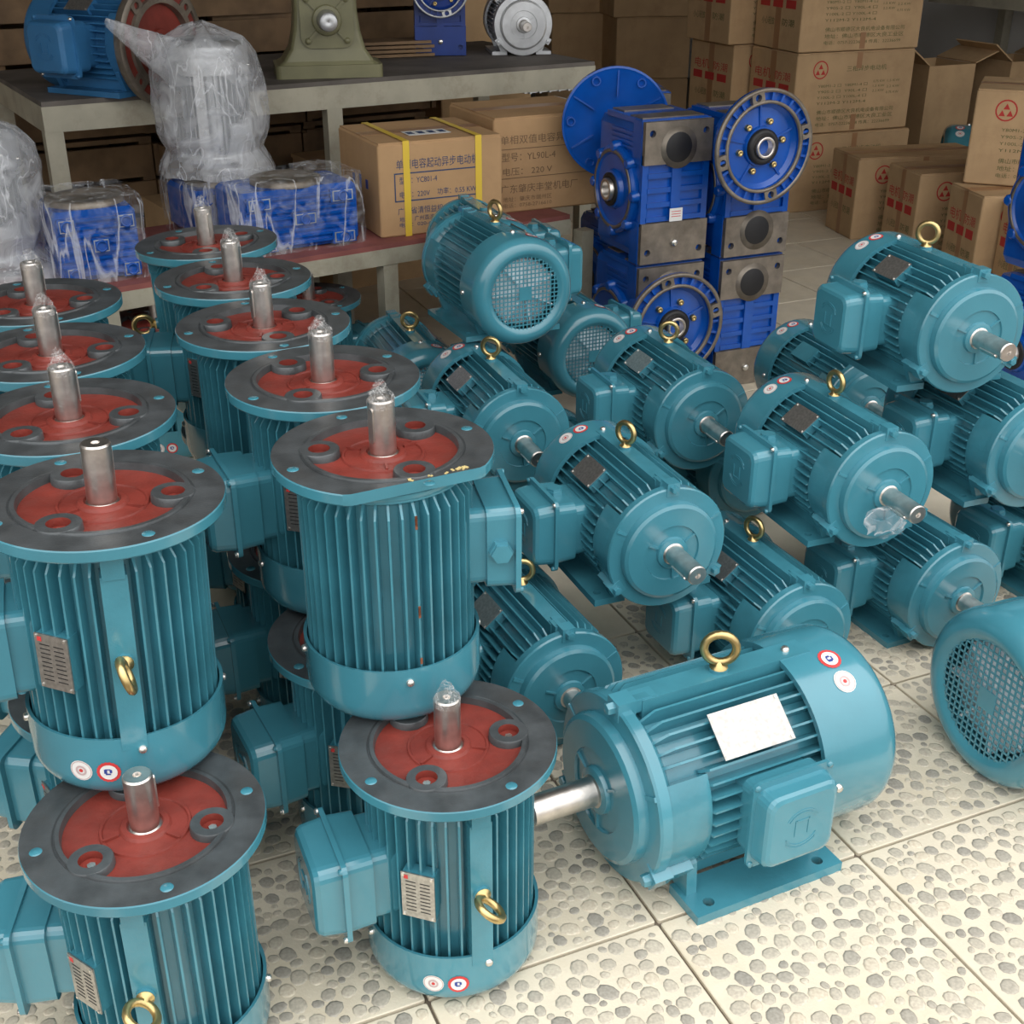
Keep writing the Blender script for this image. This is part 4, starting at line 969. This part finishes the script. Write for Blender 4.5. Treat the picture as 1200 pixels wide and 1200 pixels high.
# small alloy castings stacked under the table edge
for k in range(3):
    q = at(640 + 8 * k, 112 - 10 * k, .62)
    o = thing('alloy_casting', 'ribbed alloy casting in the small heap under the table edge', 'casting', (q.x - .05, q.y + .25, .44 + .055 * k), TA, 'alloy castings under the table')
    b = MB(); b.box((0, 0, .025), (.24, .14, .044)); obj('body', b.mesh('body', [ALU]), o)
    for i in range(6): obj('rib', MB().box((-.1 + .04 * i, -.074, .025), (.008, .012, .046)).mesh('rib', [ALU]), o)

# ------------------------------------------------------------------ wrapped goods on the bench
def bag(root, prof, seed, amp, matl, lean=(0, 0)):
    b = MB(); seg = 56; rows = len(prof) * 4; vs = []
    for j in range(rows):
        t = j / (rows - 1) * (len(prof) - 1); i0 = min(int(t), len(prof) - 2); fr_ = t - i0; fr_ = fr_ * fr_ * (3 - 2 * fr_)
        r = prof[i0][0] * (1 - fr_) + prof[i0 + 1][0] * fr_; z = prof[i0][1] * (1 - fr_) + prof[i0 + 1][1] * fr_
        for i in range(seg):
            a = 2 * pi * i / seg; q = Vector((cos(a) * 1.6, sin(a) * 1.6, z * 7 + seed))
            f = 1 + amp * (noise.noise(q) + .55 * noise.noise(q * 2.7) + .35 * abs(noise.noise(q * 6)))
            vs.append((r * f * cos(a) + lean[0] * z, r * f * sin(a) + lean[1] * z, z + .012 * noise.noise(q * 2)))
    fs = [(j * seg + i, j * seg + (i + 1) % seg, (j + 1) * seg + (i + 1) % seg, (j + 1) * seg + i) for j in range(rows - 1) for i in range(seg)] + [tuple((rows - 1) * seg + i for i in range(seg))]
    b.add(vs, fs, True); return obj('plastic_bag', b.mesh('plastic_bag', [matl]), root)
alu_in = filt(M_FT, ('round_sticker', 'eyebolt', 'terminal_box', 'shaft', 'foot', 'grille', 'fan'))
def bagged(label, px, py, h, seed, lean, z=None, fl=1.0):
    p = at(px, py, h); z = z or h + .001
    root = place(alu_in, 'bagged_motor', label, Matrix.Translation((p.x, p.y, z)), 'motors in milky bags', bake=Matrix.Translation((0, 0, .315)) @ Matrix.Rotation(pi, 4, 'X') @ Matrix.Scale(.95, 4), swap=al)
    bag(root, [(.145 * fl, .004), (.138 * fl, .03), (.118, .06), (.134, .10), (.138, .16), (.136, .22), (.126, .28), (.100, .315), (.05, .340), (.012, .350)], seed, .10, MILKY, lean)
    return root
r1 = bagged('silver motor in a milky plastic bag with a twisted bag corner, behind the wrapped gearboxes', 262, 266, .411, 3.0, (-.03, 0), .552)
# twisted corner of the bag
b = MB(); vs = []; seg, rows = 22, 9
for j in range(rows):
    t = j / (rows - 1)
    for i in range(seg):
        a = 2 * pi * i / seg; q = Vector((cos(a) * 2, sin(a) * 2, t * 3))
        rr = (.075 * (1 - t) + .012 * t) * (1 + .35 * noise.noise(q))
        vs.append((-.05 - .165 * t + rr * .35 * cos(a), rr * .5 * sin(a) - .05, .26 + .095 * t + rr * .75 * cos(a + .6)))
b.add(vs, [(j * seg + i, j * seg + (i + 1) % seg, (j + 1) * seg + (i + 1) % seg, (j + 1) * seg + i) for j in range(rows - 1) for i in range(seg)], True)
obj('bag_corner', b.mesh('bag_corner', [MILKY]), r1)
bagged('silver motor in a milky plastic bag at the end of the bench', -8, 322, .411, 9.0, (.0, 0), None, 1.15)
def wrapped_gearbox(label, pL, pR, depth, h, k):
    p, a, w = corner(pL, pR)
    root = thing('wrapped_gearbox', label, 'gearbox', (p.x, p.y, .4105), a, 'film-wrapped blue gearboxes on the bench')
    b = MB(); b.loft([[(w / 2 + x, depth / 2 + y, z) for x, y in rrect(w / 2 - q, depth / 2 - q, .012)] for z, q in ((.004, .010), (.014, .004), (h - .014, .004), (h - .004, .012))])
    for i in range(8): b.box((w / 2, .002, h * (.12 + .105 * i)), (w * .90, .010, .006))
    obj('housing', b.mesh('housing', [BLUE]), root)
    for x, z in ((.16, .80), (.84, .80), (.18, .14), (.84, .14), (.52, .5)):
        b = MB(); b.box((w * x, -.001, h * z), (w * .20, .012, h * .20)); b.mi = 1; b.box((w * x, -.0078, h * z), (w * .17, .002, h * .165)); b.mi = 0; b.box((w * x, -.0088, h * z), (w * .15, .001, h * .135))
        b.lathe([(.0135, .006), (.0130, .0140), (.0095, .0140), (.0095, .0075)], 14, M=Matrix.Translation((w * x, 0, h * z)) @ Matrix.Rotation(pi / 2, 4, 'X'))
        obj('mounting_pad', b.mesh('mounting_pad', [BLUE, ALU]), root)
    b = MB(); b.lathe([(.085, h - .006), (.085, h + .008), (.078, h + .010), (.060, h + .010), (.058, h + .004), (0, h + .004)], 32, M=Matrix.Translation((w * .5, depth * .5, 0)))
    obj('top_ring', b.mesh('top_ring', [IRON2]), root)
    b = MB(); n = 9; vs = []; seg = 64; rows = 12
    for j in range(rows):
        t = j / (rows - 1); z = -.001 + (h + .018) * t
        for i in range(seg):
            a_ = 2 * pi * i / seg; c_, s_ = cos(a_), sin(a_); e_ = .28
            x = (abs(c_) ** e_) * (1 if c_ > 0 else -1); y = (abs(s_) ** e_) * (1 if s_ > 0 else -1)
            q = Vector((x * 2, y * 2, z * 9 + k)); f = 1.045 + .045 * noise.noise(q * 1.5) + .02 * noise.noise(q * 4)
            if t > .93: f *= .97
            if t < .1: f = max(f, 1.03)
            vs.append((w / 2 + x * (w / 2 + .010) * f, depth / 2 + y * (depth / 2 + .010) * f, max(z, 0) + (.006 * noise.noise(q * 3) if t > .3 else 0)))
    b.add(vs, [(j * seg + i, j * seg + (i + 1) % seg, (j + 1) * seg + (i + 1) % seg, (j + 1) * seg + i) for j in range(rows - 1) for i in range(seg)] + [tuple((rows - 1) * seg + i for i in range(seg))], False)
    obj('plastic_film', b.mesh('plastic_film', [CLEAR]), root)
bc = at(262, 266, .411); bx = Vector((cos(LA), sin(LA), 0)) * .11; by = Vector((-sin(LA), cos(LA), 0)) * .10
wrapped_gearbox('blue gearbox in clear film carrying the bagged motor', bc - bx - by, bc + bx - by, .20, .122, 7)
wrapped_gearbox('blue gearbox in clear film beside the end bagged motor', at(72, 336, .41), at(172, 323, .41), .20, .160, 1)
wrapped_gearbox('blue gearbox in clear film against the strapped carton', at(285, 303, .41), at(425, 283, .41), .18, .150, 4)

# old slatted crates stored in the shade behind the steel table
tn = Vector((-sin(TA), cos(TA), 0)); td = Vector((cos(TA), sin(TA), 0))
SL = MB().box((0, 0, 0), (.46, .016, .10)).mesh('slat', [WOOD]); PO = MB().box((0, 0, 0), (.04, .04, .46)).mesh('post', [WOOD]); LD = MB().box((0, 0, 0), (.47, .084, .014)).mesh('lid_board', [WOOD])
for i in range(4):
    for k in range(2):
        q = U0 + tn * (1.02 + .05 * (i % 2)) + td * (-.25 + .50 * i + .02 * (k % 2))
        r_ = thing('slatted_crate', '%s old slatted wooden crate %s behind the steel table' % (('lower', 'upper')[k], ('near the blue motor', 'near the bagged motor', 'near the olive reducer', 'near the small blue gearbox')[i]), 'crate', (q.x, q.y, k * .482), TA, 'old crates behind the table')
        for x in (-.215, .215):
            for y in (-.19, .19): obj('post', PO, r_, Matrix.Translation((x, y, .23)))
        for j in range(4):
            for y in (-.218, .218): obj('slat', SL, r_, Matrix.Translation((0, y, .055 + .115 * j)))
            for x in (-.243, .243): obj('slat', SL, r_, Matrix.Translation((x, 0, .055 + .115 * j)) @ Matrix.Rotation(pi / 2, 4, 'Z'))
        for j in range(5): obj('lid_board', LD, r_, Matrix.Translation((0, -.172 + .086 * j, .467)))
q = U0 + tn * .99 + td * 1.62
for k in range(3):
    carton('tall brown carton standing behind the silver motor, layer %s' % ('one', 'two', 'three')[k], Vector((q.x, q.y, k * .33)), TA - .2, .36, .34, .325, 'cartons behind the silver motor')
